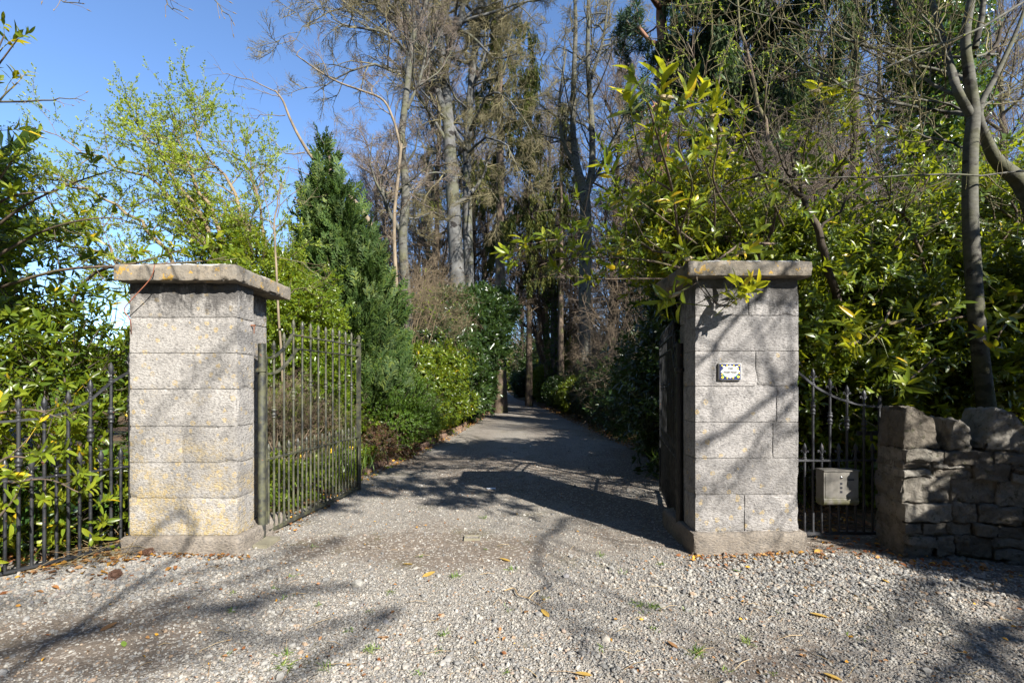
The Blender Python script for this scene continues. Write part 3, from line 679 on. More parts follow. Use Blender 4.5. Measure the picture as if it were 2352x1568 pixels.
def pillar(name, label, x0, x1, side, joints, mats, zz, cap, plinth):
    """side=+1: the gate hangs on the +x side"""
    cx = (x0 + x1) / 2; t = thing(name, label, 'gate pillar', (cx, 4.35, 0))
    L = (cx, 4.35, 0); ch = []; g = 0.0022
    yb = 4.23
    for i in range(len(zz) - 1):
        za, zb = zz[i] + g, zz[i + 1] - g; jx = joints[i]; cuts = [x0] + ([jx] if jx else []) + [x1]
        for k in range(len(cuts) - 1):
            ch.append(stone(cuts[k] + (0.0035 if k else 0), cuts[k + 1] - (0.0035 if k < len(cuts) - 2 else 0), 3.98, yb + 0.01, za, zb, seed=i * 3 + k + (20 if side < 0 else 0)))
        xa, xb = (x0, x1 - 0.12) if side > 0 else (x0 + 0.12, x1)
        ch.append(stone(xa + 0.002, xb - 0.002, yb + 0.012, 4.70, za, zb, 0.035, seed=i + 40))
    # mortar core
    ch.append(box(x0 + 0.008, x1 - 0.008, 3.988, yb, zz[0] - 0.02, zz[-1] + 0.01))
    xa, xb = (x0, x1 - 0.12) if side > 0 else (x0 + 0.12, x1)
    ch.append(box(xa + 0.013, xb - 0.013, yb + 0.01, 4.688, zz[0] - 0.02, zz[-1] + 0.01))
    obj('shaft', [(off(v, L), f) for v, f in ch], mats[0], t, auto=40)
    px0, px1 = plinth; obj('plinth', [(off(v, L), f) for v, f in [stone(px0, px1, 3.925, 4.74, -0.12, zz[0] - 0.002, 0.03, 0.022, 0.006, 77 + side, 0.02)]], mats[1], t, auto=50)
    # cap: slab with a shallow four-way weathered top
    cx0, cx1, cy0, cy1, cz0, cz1 = cap; V, F = stone(cx0, cx1, cy0, cy1, cz0, cz1, 0.02, 0.010, 0.004, 55 + side, 0.03)
    top = V[:, 2] > cz1 - 0.03; e = np.minimum(np.minimum(V[:, 0] - cx0, cx1 - V[:, 0]), np.minimum(V[:, 1] - cy0, cy1 - V[:, 1]))
    V[:, 2] += np.where(top, np.clip(e, 0, 0.5) * 0.26, 0)
    obj('cap_stone', [(off(V, L), F)], M['cap'], t, auto=50)
    return t
zl = [0.149, 0.457, 0.748, 1.045, 1.353, 1.647, 1.941, 2.225]
zr = [0.185, 0.485, 0.785, 1.08, 1.374, 1.665, 1.957, 2.262]
PXL = lambda p: (p - 1176) / F_PX * 3.98
pl = pillar('gate_pillar', 'pale square stone gate pillar blotched with yellow lichen, carrying the sunlit open gate', -3.15, -2.262, 1, [PXL(427), None, PXL(419), None, PXL(442), None, PXL(449)], (M['stone'], M['plinth']), zl, (-3.195, -2.20, 3.865, 4.81, 2.222, 2.345), (-3.19, -2.215))
pr = pillar('gate_pillar', 'grey square stone gate pillar striped with branch shadows and bearing the house name tile', 1.508, 2.36, -1, [PXL(1710), None, PXL(1775), PXL(1784), PXL(1736), None, PXL(1720)], (M['stone_r'], M['plinth']), zr, (1.41, 2.405, 3.87, 4.80, 2.26, 2.375), (1.47, 2.405))
h = obj('rusty_hook', [tube([(-2.262, 4.19, 1.90), (-2.225, 4.19, 1.90)], 0.008), tube([(-2.235, 4.19, 1.90), (-2.235, 4.19, 1.83)], 0.004)], M['rust'])
h.data.transform(__import__('mathutils').Matrix.Translation((2.706, -4.35, 0))); h.parent = pl

# house name tile
nt = thing('house_name_tile', 'small glazed tile painted blue and white reading THE Heath House on the grey pillar', 'name tile', (1.785, 3.972, 1.495))
TW, TH = 0.0925, 0.0705
obj('tile', [stone(-TW, TW, -0.014, 0.010, -TH, TH, 0.02, 0.003, 0.0004, 1, 0)], M['tile_white'], nt)
obj('painted_border', [box(-TW + 0.007, TW - 0.007, -0.0165, -0.013, -TH + 0.007, TH - 0.007)], M['tile_blue'], nt, smooth=False)
def poly_prism(pts, y0, y1):
    n = len(pts); V = [(x, y0, z) for x, z in pts] + [(x, y1, z) for x, z in pts]; c = np.mean(pts, 0); V += [(c[0], y0, c[1])]
    F4 = [(i, (i + 1) % n, n + (i + 1) % n, n + i) for i in range(n)]; F3 = [(2 * n, (i + 1) % n, i) for i in range(n)]
    return np.array(V, float), [np.array(F4), np.array(F3)]
cart = []
q = [(0, .058), (.010, .050), (.030, .044), (.042, .040), (.045, .034), (.053, .037), (.056, .030), (.053, .026), (.070, .012), (.080, .002)]
for x, z in q: cart.append((x, z))
for x, z in reversed(q[:-1]): cart.append((x, -z + 0.002))
for x, z in q[1:-1]: cart.append((-x, -z + 0.002))
cart.append((-.080, 0.0))
for x, z in reversed(q[1:-1]): cart.append((-x, z))
obj('cartouche', [poly_prism(cart, -0.0185, -0.0160)], M['tile_white'], nt, smooth=False)
fl = [(-.068, .050), (-.027, .051), (.028, .050), (.072, .051), (.062, .026), (-.069, -.022), (.073, -.012), (-.025, -.052), (.024, -.051), (-.064, -.046), (.066, -.042)]
for k, (x, z) in enumerate(fl):
    r = 0.0062 if k < 9 else 0.0105; a = np.linspace(0, 2 * math.pi, 13)[:-1]
    f = obj('painted_flower', [poly_prism([(x + r * math.cos(b), z + r * math.sin(b)) for b in a], -0.0200, -0.0160)], M['tile_yellow'], nt, smooth=False)
    obj('flower_eye', [poly_prism([(x + r * .42 * math.cos(b), z + r * .42 * math.sin(b)) for b in a], -0.0212, -0.0195)], M['tile_red'] if k >= 9 else M['ink'], f, smooth=False)
for sx in (-1, 1):
    bird = [(-.012, .004), (-.004, .009), (.003, .006), (.014, .010), (.008, .000), (.010, -.008), (0, -.006), (-.010, -.008)]
    obj('painted_bird', [poly_prism([(sx * .054 + sx * x, .040 + z) for x, z in (bird if sx > 0 else bird[::-1])], -0.0195, -0.0160)], M['tile_white'], nt, smooth=False)
    obj('painted_leaves', [poly_prism([(sx * (.046 + a), -.034 + b) for a, b in ((0, 0), (.006, .010), (.016, .006), (.010, -.002), (.012, -.010), (.003, -.008))][::sx], -0.0190, -0.0160)], M['tile_green'], nt, smooth=False)
for s, z, sz, sp in (('THE', 0.0195, 0.0175, 1.25), ('Heath House', -0.0105, 0.0195, 1.06)):
    cu = bpy.data.curves.new('lettering', 'FONT'); cu.body = s; cu.size = sz; cu.align_x = 'CENTER'; cu.extrude = 0.0006; cu.offset = 0.0009; cu.space_character = sp; cu.shear = 0.15
    cu.materials.append(M['ink']); o0 = bpy.data.objects.new('lettering', cu); C.objects.link(o0); dg = bpy.context.evaluated_depsgraph_get(); me = bpy.data.meshes.new_from_object(o0.evaluated_get(dg)); bpy.data.objects.remove(o0); me.materials.clear(); me.materials.append(M['ink']); o = bpy.data.objects.new('lettering', me); C.objects.link(o); o.parent = nt; o.location = (0, -0.0192, z); o.rotation_euler = (R(90), 0, 0)

# ------------------------------------------------------------------ ironwork
def spear(h=0.15, w=0.02):
    ch = [lathe([(.0, 0), (.018, 0), (.018, .008), (.013, .012), (.016, .02), (.010, .026), (.009, .034), (.014, .040), (.009, .046), (.008, .06)], 10),
          lathe([(.008, .055), (.012, .075), (.019, .10), (.014, .12), (.006, .14), (0, h)], 8)]
    for s in (-1, 1):
        pts = [(s * .006, 0, .052), (s * .016, 0, .068), (s * .026, 0, .080), (s * .034, 0, .078), (s * .034, 0, .069), (s * .028, 0, .067)]
        ch.append(tube(*smoothpath(pts, [.006, .006, .005, .0045, .005, .006], 9), k=5))
    return merge(ch)
SPEAR = spear()
COLLAR = lathe([(.011, -.055), (.019, -.052), (.019, -.042), (.013, -.038), (.020, -.030), (.023, -.02), (.020, -.010), (.014, -.006), (.014, .006), (.020, .010), (.023, .02), (.020, .030), (.013, .038), (.019, .042), (.019, .052), (.011, .055)], 10)
def bar(z0, z1, r=0.011): return lathe([(0, z0), (r, z0), (r, z1), (0, z1)], 8)
def ribbon(pts, w, h, n=14):
    P, _ = smoothpath(pts, [1] * len(pts), n); T = norm(np.gradient(P, axis=0)); N = np.cross(T, [0, 1, 0])
    Y = np.array([0, 1, 0]) * w / 2; N = N * h / 2
    V = np.stack([P - Y - N, P + Y - N, P + Y + N, P - Y + N], 1).reshape(-1, 3); F = []
    for i in range(n - 1):
        for k in range(4): F.append((4 * i + k, 4 * i + (k + 1) % 4, 4 * i + 4 + (k + 1) % 4, 4 * i + 4 + k))
    F += [(3, 2, 1, 0), (4 * n - 4, 4 * n - 3, 4 * n - 2, 4 * n - 1)]
    return V, [np.array(F)]
def sh(ch, x, z=0, y=0): return xf(ch, None, (x, y, z))

def big_gate(label, loc, rz, flip, mat):
    """local x runs from the hinge (0) to the meeting stile"""
    t = thing('driveway_gate', label, 'gate', loc, rz); Lg = 1.98; f = -1 if flip else 1
    obj('hinge_post', [merge([lathe([(0, -0.05), (.033, -0.05), (.033, 1.755), (0, 1.76)], 12), lathe([(.033, 1.50), (.042, 1.505), (.042, 1.535), (.033, 1.54)], 12), box(-.07, .0, -.012, .012, 1.50, 1.53)])], mat, t, auto=40)
    obj('stile', [box(.035, .062, -.013, .013, .04, 1.66)], mat, t, smooth=False); obj('stile', [box(Lg - .045, Lg, -.022, .022, .02, 1.93)], mat, t, smooth=False)
    obj('bottom_rail', [box(.0, Lg - .045, -.012, .012, .035, .065)], mat, t, smooth=False)
    obj('middle_rail', [box(.0, Lg - .045, -.016, .016, .70, .716)], mat, t, smooth=False)
    xk = 0.47
    obj('top_rail', [merge([box(xk - .01, Lg - .045, -.016, .016, 1.875, 1.89), ribbon([(.0, 0, 1.635), (.15, 0, 1.64), (.28, 0, 1.70), (.40, 0, 1.80), (xk, 0, 1.885)], .030, .016)])], mat, t, smooth=False)
    obj('upper_rail', [merge([box(xk + .06, Lg - .045, -.016, .016, 1.74, 1.754), ribbon([(.0, 0, 1.49), (.17, 0, 1.495), (.33, 0, 1.56), (.46, 0, 1.66), (xk + .08, 0, 1.747)], .030, .018)])], mat, t, smooth=False)
    n = 11; dx = 0.1575; colz = {0: 1.13, 2: 1.29, 4: 1.40, 6: 1.38, 8: 1.37, 10: 1.36}
    for i in range(n):
        x = .175 + i * dx; top = 1.89 if x > xk - .02 else float(np.interp(x, [0, .15, .28, .40, .47], [1.635, 1.64, 1.70, 1.80, 1.885]))
        b = obj('bar', [sh(bar(.05, top), x)], mat, t, auto=50); obj('finial', [sh(SPEAR, x, top)], mat, b, auto=50)
        if i in colz: obj('collar', [sh(COLLAR, x, colz[i])], mat, b)
    for i in range(12):
        x = .175 - dx / 2 + i * dx
        b = obj('short_bar', [sh(bar(.05, .715, .0095), x)], mat, t, auto=50); obj('finial', [sh(xf(SPEAR, np.diag([.92, .92, .92])), x, .715)], mat, b, auto=50)
    # open curled flower head on the meeting stile
    ch = [sh(lathe([(0, 0), (.018, 0), (.016, .02), (.008, .03), (.008, .05), (0, .055)], 10), Lg - .022, 1.93)]
    for k in range(6):
        a = R(-75 + 30 * k); d = np.array([math.sin(a), 0, math.cos(a)])
        pts = [np.array([Lg - .022, 0, 1.965]) + d * u + np.array([0, 0, -.012 * u / .07 if u > .05 else 0]) for u in (0, .025, .05, .066)] + [np.array([Lg - .022, 0, 1.965]) + d * .058 + np.array([d[2] * .014, 0, -d[0] * .014 - .012])]
        ch.append(tube(*smoothpath(pts, [.006, .006, .0055, .006, .007], 8), k=5))
    obj('stile_finial', [merge(ch)], mat, t)
    obj('drop_bolt', [merge([sh(bar(.06, .60, .008), Lg - .075, 0, -.02), box(Lg - .095, Lg - .045, -.03, -.012, .34, .355), box(Lg - .095, Lg - .045, -.03, -.012, .12, .135)])], mat, t, auto=50)
    return t
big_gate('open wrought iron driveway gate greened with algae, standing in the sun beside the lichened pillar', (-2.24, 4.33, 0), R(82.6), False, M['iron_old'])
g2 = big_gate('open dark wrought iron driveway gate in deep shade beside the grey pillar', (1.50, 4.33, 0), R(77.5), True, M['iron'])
tag(obj('gate_stop_stone', [box(-2.20, -2.08, 4.10, 4.34, -0.03, 0.03)], M['concrete'], smooth=False), 'low grey pivot stone under the hinge post of the sunlit gate', 'stone')

# left railing: curves from the pillar towards the viewer
ft = thing('curved_railing', 'black spear topped railing curving from the lichened pillar through laurel leaves', 'railing', (-3.6, 3.4, 0))
FP, _ = smoothpath([(-3.19, 4.20, 0), (-3.30, 3.95, 0), (-3.45, 3.68, 0), (-3.64, 3.40, 0), (-3.88, 3.10, 0), (-4.25, 2.75, 0), (-4.7, 2.45, 0)], [1] * 7, 60)
seg = np.concatenate([[0], np.cumsum(np.linalg.norm(np.diff(FP, axis=0), axis=1))])
def fat(s, z=0.0): return np.array([np.interp(s, seg, FP[:, 0]), np.interp(s, seg, FP[:, 1]), z])
FL = np.array([-3.6, 3.4, 0])
def topz(s): return float(np.interp(s, [0, .06, .115, .252, .389, .526, .663, 1.0, 2.2], [1.52, 1.52, 1.50, 1.41, 1.27, 1.18, 1.14, 1.12, 1.12]))
def rail(name, zf, w, h, smax=2.1):
    s = np.linspace(0, smax, 44); P = np.array([fat(a, zf(a)) for a in s]); T = norm(np.gradient(P, axis=0)); X = norm(np.cross(T, [0, 0, 1])) * w / 2; N = np.cross(X, T) / np.maximum(1e-9, np.linalg.norm(np.cross(X, T), axis=1, keepdims=True)) * h / 2
    V = np.stack([P - X - N, P + X - N, P + X + N, P - X + N], 1).reshape(-1, 3); n = len(s)
    F = [(4 * i + k, 4 * i + (k + 1) % 4, 4 * i + 4 + (k + 1) % 4, 4 * i + 4 + k) for i in range(n - 1) for k in range(4)] + [(3, 2, 1, 0), (4 * n - 4, 4 * n - 3, 4 * n - 2, 4 * n - 1)]
    obj(name, [(off(V, FL), [np.array(F)])], M['iron'], ft, smooth=False)
rail('bottom_rail', lambda s: .055, .03, .02); rail('middle_rail', lambda s: .70, .03, .014); rail('top_rail', topz, .03, .016)
for i in range(15):
    s = .115 + i * .137; p = fat(s) - FL; tz = topz(s)
    b = obj('bar', [sh(bar(.05, tz, .012), p[0], 0, p[1])], M['iron'], ft, auto=50); obj('finial', [sh(xf(SPEAR, np.diag([1.1, 1.1, 1.1])), p[0], tz, p[1])], M['iron'], b, auto=50)
    obj('collar', [sh(xf(COLLAR, np.diag([1.1, 1.1, 1.2])), p[0], tz - .27, p[1])], M['iron'], b)
    s = s - .0685; p = fat(s) - FL
    b = obj('short_bar', [sh(bar(.05, .70, .011), p[0], 0, p[1])], M['iron'], ft, auto=50); obj('finial', [sh(xf(SPEAR, np.diag([1.1, 1.1, 1.1])), p[0], .70, p[1])], M['iron'], b, auto=50)
s = np.linspace(.0, 2.15, 40); P = np.array([fat(a, 0) for a in s]); T = norm(np.gradient(P, axis=0)); X = np.cross(T, [0, 0, 1]) * .09
V = np.stack([P - X + [0, 0, -.1], P + X + [0, 0, -.1], P + X + [0, 0, .022], P - X + [0, 0, .022]], 1).reshape(-1, 3)
F = [(4 * i + k, 4 * i + (k + 1) % 4, 4 * i + 4 + (k + 1) % 4, 4 * i + 4 + k) for i in range(39) for k in range(4)]
tag(obj('railing_kerb', [(V, [np.array(F)])], M['concrete'], smooth=False), 'mossy concrete kerb under the black curved railing', 'kerb')

# side gate with the letter box
sg = thing('side_gate', 'narrow dark iron side gate between the grey pillar and the rubble wall', 'gate', (2.42, 4.35, 0)); sx = 0.90
GM = M['iron_grey']
obj('stile', [box(0, .022, -.011, .011, .04, 1.56)], GM, sg, smooth=False); obj('stile', [box(sx - .022, sx, -.011, .011, .04, 1.29)], GM, sg, smooth=False)
obj('bottom_rail', [box(.022, sx - .022, -.013, .013, .04, .065)], GM, sg, smooth=False)
obj('middle_rail', [box(.022, sx - .022, -.016, .016, .70, .716)], GM, sg, smooth=False)
cz = lambda x: float(np.interp(x, [0, .15, .30, .45, .60, .75, .9], [1.60, 1.50, 1.375, 1.29, 1.235, 1.20, 1.19]))
obj('top_rail', [ribbon([(a, 0, cz(a)) for a in (0, .15, .30, .45, .60, .75, .888)], .026, .018, 18)], GM, sg, smooth=False)
for i in range(5):
    x = .135 + i * .1525; z = cz(x)
    b = obj('bar', [sh(bar(.05, z), x)], GM, sg, auto=50); obj('finial', [sh(SPEAR, x, z)], GM, b, auto=50); obj('collar', [sh(COLLAR, x, z - .21 + .02 * (i > 2))], GM, b)
for i in range(6):
    x = .06 + i * .1525
    if x > sx - .04: continue
    b = obj('short_bar', [sh(bar(.05, .716, .010), x)], GM, sg, auto=50); obj('finial', [sh(SPEAR, x, .716)], GM, b, auto=50)
obj('latch', [merge([box(.70, .90, .02, .03, .93, .97), box(.82, .835, .01, .03, .88, .95), tube(*smoothpath([(.62, .02, .98), (.60, .02, 1.03), (.565, .02, 1.045), (.535, .02, 1.02), (.545, .02, .985), (.57, .02, .985)], [.005] * 6, 14), k=5)])], GM, sg, auto=40)

mb = thing('letter_box', 'stainless steel letter box with a drum bottom hung on the side gate bars', 'letter box', (2.862, 4.26, 0.335))
def rounded(w, prof, y_off=0):
    n = len(prof); V = [(-w, y, z) for y, z in prof] + [(w, y, z) for y, z in prof]; F4 = [(i, (i + 1) % n, n + (i + 1) % n, n + i) for i in range(n)]
    c = np.mean(prof, 0); V += [(-w, c[0], c[1]), (w, c[0], c[1])]; F3 = [(2 * n, (i + 1) % n, i) for i in range(n)] + [(2 * n + 1, n + i, n + (i + 1) % n) for i in range(n)]
    return np.array(V, float), [np.array(F4), np.array(F3)]
prof = [(-.055, .30), (.055, .30), (.055, .02)] + [(.02 - .005 - .055 * math.sin(a) * 1.0 + 0.0, .035 - .035 * math.cos(a)) for a in np.linspace(-.6, .0, 3)] + [(-.025 - .035 * math.sin(a), .036 - .036 * math.cos(a)) for a in np.linspace(0, 1.57, 7)] + [(-.060, .058), (-.055, .062)]
obj('body', [rounded(.150, prof)], M['steel'], mb, auto=35)
obj('door', [stone(-.138, .138, -.0590, -.0545, .068, .282, 0.05, .002, 0, 3, 0)], M['steel'], mb, smooth=False)
obj('lid', [box(-.156, .156, -.066, .058, .302, .311)], M['steel'], mb, smooth=False)
lk = obj('lock', [xf(lathe([(0, 0), (.011, 0), (.011, .005), (.008, .007), (0, .007)], 14), rotx(R(90)), (-.001, -.059, .247))], M['chrome'], mb)
obj('keyhole', [box(-.0035, .0025, -.0675, -.066, .243, .251)], M['slot'], lk, smooth=False)
obj('letter_slot', [box(.052, .110, -.0605, -.0592, .222, .236)], M['slot'], mb, smooth=False)
for z in (.185, .149, .113): obj('window', [box(-.012, .008, -.0605, -.0592, z, z + .019)], M['slot'], mb, smooth=False)

# ------------------------------------------------------------------ rubble wall curving towards the viewer
wt = thing('rubble_wall', 'dark rubble stone wall topped with upright cope stones beside the side gate', 'wall', (3.6, 3.9, 0))
WP, _ = smoothpath([(3.14, 3.88, 0), (3.60, 3.79, 0), (4.1, 3.62, 0), (4.55, 3.2, 0), (4.85, 2.6, 0), (5.05, 1.8, 0), (5.15, 0.9, 0), (5.2, -.4, 0)], [1] * 8, 80)
ws = np.concatenate([[0], np.cumsum(np.linalg.norm(np.diff(WP, axis=0), axis=1))])
def wat(s):
    p = np.array([np.interp(s, ws, WP[:, 0]), np.interp(s, ws, WP[:, 1]), 0]); q = np.array([np.interp(s + .02, ws, WP[:, 0]), np.interp(s + .02, ws, WP[:, 1]), 0]); d = norm(q - p); return p, d
WL = np.array([3.6, 3.9, 0]); rg = random.Random(4); chw = []; TH_ = .42
def place(V, s0):
    p, d = wat(s0); nrm = np.array([-d[1], d[0], 0]); return p + V[:, :1] * d + V[:, 1:2] * nrm + V[:, 2:] * np.array([0, 0, 1]) - WL
z = -.06; k = 0
while z < .84:
    hh = rg.choice([.06, .09, .13, .17, .15, .20]); hh = min(hh, .87 - z) if .87 - z - hh > .04 else .87 - z
    s = rg.uniform(-.0, .02)
    while s < 5.0:
        wd = rg.uniform(.12, .36) * (0.8 if hh < .07 else 1)
        if hh > .11 and rg.random() < .42:
            h1 = hh * rg.uniform(.35, .6); parts = [(z, z + h1 - .005), (z + h1 + .005, z + hh - .005)]
        else: parts = [(z, z + hh - .006)]
        for a, b in parts:
            V, F = stone(0, wd - .009, rg.uniform(-.020, .022), TH_, a, b, .016 if s < 1.4 else .06, .004, .009, k, .03); k += 1
            V[:, 2] += .016 * n3(np.stack([V[:, 0] + s, V[:, 1] * 0, V[:, 2] * 0 + z], 1), 3.0, 4); chw.append((place(V, s), F))
        s += wd
    z += hh
cs = np.linspace(.015, 4.9, 40); P = np.array([wat(a)[0] for a in cs]); D = np.array([wat(a)[1] for a in cs]); N = np.stack([-D[:, 1], D[:, 0], D[:, 0] * 0], 1)
V = np.stack([P + N * .042, P + N * (TH_ - .02), P + N * (TH_ - .02) + [0, 0, .86], P + N * .042 + [0, 0, .86]], 1).reshape(-1, 3)
F = [(4 * i + k_, 4 * i + (k_ + 1) % 4, 4 * i + 4 + (k_ + 1) % 4, 4 * i + 4 + k_) for i in range(39) for k_ in range(4)] + [(0, 1, 2, 3)]
obj('masonry', [(off(V, WL), [np.array(F)])] + chw, M['rubble'], wt, auto=60)
s = .01
cw = [(.27, .32, .05), (.16, .24, .07), (.34, .32, .06), (.24, .27, .06), (.26, .27, .05)]; i = 0
while s < 4.7:
    wd, hh, gp = cw[i] if i < len(cw) else (rg.uniform(.2, .36), rg.uniform(.2, .3), .02)
    V, F = stone(0, wd, .02, TH_ - .03, .865, .865 + hh, .022 if i < 5 else .05, .02, .011, 200 + i, .07)
    zc = (V[:, 2] - .865) / hh; tp = (.25, .35, .62, .4, .5)[i % 5]; cxw = wd * (.4, .5, .38, .6, .45)[i % 5]
    V[:, 0] = cxw + (V[:, 0] - cxw) * (1 - tp * np.clip(zc, 0, 1) ** 1.35); V[:, 2] -= hh * .28 * np.clip(zc, 0, 1) * np.clip((V[:, 0] / wd - .5) * rg.choice([-1, 1]) * 2, -.2, 1)
    V[:, 1] += .03 * zc * rg.uniform(-1, 1)
    obj('cope_stone', [(place(V, s), F)], M['rubble'], wt, auto=60); s += wd + gp; i += 1

# ------------------------------------------------------------------ edging along the drive
rg = random.Random(8); first = None; y = 7.3; i = 0
while y < 21:
    l = float(drive_c(y)[0]); ln = rg.uniform(.55, .9)
    if first is None:
        V, F = stone(-.06, .06, 0, .62, -.08, .10, .05, .02, .01, 5, .03); me = mesh('edging', [(V, F)]); me.materials.append(M['sleeper']); first = me
    o = bpy.data.objects.new('edging_block', first); C.objects.link(o)
    l2 = float(drive_c(y + .6)[0]); o.location = (l - .03 + rg.uniform(-.03, .03), y, rg.uniform(-.03, .02)); o.rotation_euler = (rg.uniform(-.03, .03), rg.uniform(-.1, .1), math.atan2(l - l2, .6) + rg.uniform(-.05, .05))
    o.scale = (1, 1, rg.uniform(.8, 1.2))
    tag(o, 'mossy brown block in the row edging the left side of the drive', 'edging block', 'edging blocks along the left of the drive'); y += .66; i += 1

# small things on the gravel
def on_g(px, py): 
    Y = 1.4 * F_PX / (py - 880); return np.array([(px - 1176) / F_PX * Y, Y, 0.0])
def lie(name, tp, px, py, mat, label, cat, rz, s=1.0, tilt=.15, z=.012):
    p = on_g(px, py); p[2] = float(grav_h(p[:1], p[1:2])[0]) + z
    o = obj(name, [tp], mat); o.location = p; o.rotation_euler = (tilt, tilt * .6, rz); o.scale = (s, s, s); return tag(o, label, cat)
LF = leaf(.10, .042, 6, .12, .05)
G_ = 'fallen leaves on the gravel'
for (px, py, rz, mt, lb, s) in [(1160, 1288, 1.2, 'yellow', 'bright orange leaf lying just in front of the gateway shade', 1.0), (985, 1322, -.9, 'yellow', 'long pale yellow leaf on the gravel left of the drive middle', 1.1), (937, 1296, 1.9, 'yellow', 'cream yellow curled leaf nearest the sunlit gate foot', .8),
        (1252, 1410, .5, 'yellow', 'orange leaf beside the pale dry stem in the forecourt', .9), (1209, 1407, 2.8, 'litter', 'small brown orange leaf just left of the stem end', .6), (1250, 1380, 3, 'yellow', 'small golden leaf above the end of the dry stem', .5),
        (1883, 1420, 1.3, 'yellow', 'tan leaf on the gravel below the side gate', 1.1), (1878, 1274, -.7, 'yellow', 'bright yellow leaf at the foot of the grey pillar by the side gate', 1.0), (1340, 1551, 1.6, 'yellow', 'yellow leaf at the bottom middle edge of the forecourt', .9),
        (880, 1462, 2.0, 'litter', 'rust brown leaf low in the left forecourt', .7), (1694, 1315, 1.3, 'grass', 'fresh green leaf on the gravel in front of the grey pillar', .7), (2035, 1350, .3, 'yellow', 'small yellow leaf in front of the rubble wall', .5), (1115, 1265, 1.4, 'grass', 'small green leaf in the gateway', .45), (284, 1482, .8, 'grass', 'dark green leaf in the lower left of the forecourt', .6), (1913, 1558, 1.0, 'yellow', 'yellow leaf at the bottom edge below the letter box', .8), (250, 1440, -.4, 'litter', 'large brown leaf in the shadow streak at the left', .9), (1545, 1480, .6, 'litter', 'tan leaf in the lower right forecourt', .7)]:
    lie('fallen_leaf', xf(LF, None, (0, -.05, 0)), px, py, M[mt], lb, 'leaf', rz, s, .2)['group'] = G_
conep = lathe([(0, 0), (.014, .004), (.024, .02), (.026, .04), (.021, .065), (.012, .085), (0, .092)], 12); cv = conep[0].copy(); a_ = np.arange(len(cv)); cv[:, :2] *= (1 + .28 * ((a_ + (a_ // 12)) % 2))[:, None]
sc_ = [conep[0] * 1]; scales = scatter(leaf2(.022, .02, .6), frames(np.stack([np.cos(np.arange(70) * 2.4), np.sin(np.arange(70) * 2.4), np.full(70, .5)], 1), np.random.RandomState(1)), np.stack([.018 * np.cos(np.arange(70) * 2.4), .018 * np.sin(np.arange(70) * 2.4), .006 + np.arange(70) * .0011], 1))
CONE = merge([(cv, conep[1]), scales])
for px, py, rz, lb in ((332, 1276, 1.2, 'brown fir cone lying closest to the lichened pillar foot'), (270, 1330, .4, 'brown fir cone lying out on the gravel left of the pillar')):
    o = lie('fir_cone', CONE, px, py, M['cone'], lb, 'fir cone', rz, 1.0, 0, .02); o.rotation_euler = (R(80), 0, rz); o['group'] = 'fir cones on the gravel'
st = on_g(1165, 1365); pts = [on_g(1158, 1362), on_g(1180, 1356), on_g(1190, 1372), on_g(1215, 1380), on_g(1245, 1400)]
tag(obj('dry_stem', [tube(*smoothpath([p + [0, 0, .018] for p in pts], [.004, .004, .0035, .003, .002], 16), k=5), tube(*smoothpath([p + [0, 0, .02] for p in (pts[3], on_g(1228, 1366), on_g(1240, 1362), on_g(1238, 1372))], [.003, .003, .002, .002], 8), k=5)], M['straw']), 'pale forked dry stem lying in the middle of the forecourt', 'stem')
lie('paper_scrap', box(-.06, .06, -.035, .035, 0, .002), 1128, 1123, M['paper'], 'white scrap of paper lying on the shaded drive', 'paper', .1, 1, .03)
gs = thing('gate_catch', 'rusty square iron gate catch set in the gravel in the middle of the gateway', 'gate catch', tuple(on_g(1085, 1238) + [0, 0, .005]))
obj('frame', [merge([box(-.07, .07, -.05, -.042, -.02, .018), box(-.07, .07, .042, .05, -.02, .018), box(-.07, -.062, -.042, .042, -.02, .018), box(.062, .07, -.042, .042, -.02, .018)])], M['concrete'], gs, smooth=False)
obj('pit', [box(-.0615, .0615, -.0415, .0415, -.02, .010)], M['gravel'], gs, smooth=False)
# litter and grass tufts
r2 = np.random.RandomState(3)
def litter(n, f, s=(.4, 1.0)):
    x, y, z = f(n); m = len(x); D = r2.normal(size=(m, 3)) * [1, 1, .12]
    return scatter(leaf(.065, .035, 3, .5, .2), frames(D, r2, r2.normal(0, .5, m)), np.stack([x, y, z], 1), r2.uniform(s[0], s[1], m))
def fore(n):
    y = 1.6 * (7 / 1.6) ** r2.uniform(0, 1, n); x = r2.uniform(-1.1, 1.1, n) * y; l, r = drive_c(y); ok = (y < 4) | ((x > l) & (x < r)); x, y = x[ok], y[ok]; return x, y, grav_h(x, y) + .014
def verge(n):
    y = r2.uniform(4.5, 30, n); sgn = r2.choice([-1, 1], n); l, r = drive_c(y); d = r2.exponential(.35, n) - .25; x = np.where(sgn < 0, l - d, r + d); return x, y, np.maximum(soil_h(x, y), 0) + .02
def corner(n):
    x = r2.normal(-3.45, .35, n); y = r2.normal(3.95, .35, n); ok = (x < -3.2) | (y < 3.9); return x[ok], y[ok], np.full(ok.sum(), .02) + r2.uniform(0, .03, ok.sum())
def corner2(n):
    x = r2.uniform(2.4, 3.6, n); y = r2.uniform(3.6, 6, n); return x, y, np.full(n, .02)
def bases(n):
    k = r2.randint(0, 3, n); x = np.where(k == 0, r2.uniform(-3.3, -2.1, n), np.where(k == 1, r2.uniform(1.35, 2.5, n), r2.uniform(3.1, 5, n))); y = np.where(k == 2, 3.75 - (x - 3.1) * .3 - r2.exponential(.07, n), 3.91 - r2.exponential(.06, n)); return x, y, grav_h(x, y) + .016
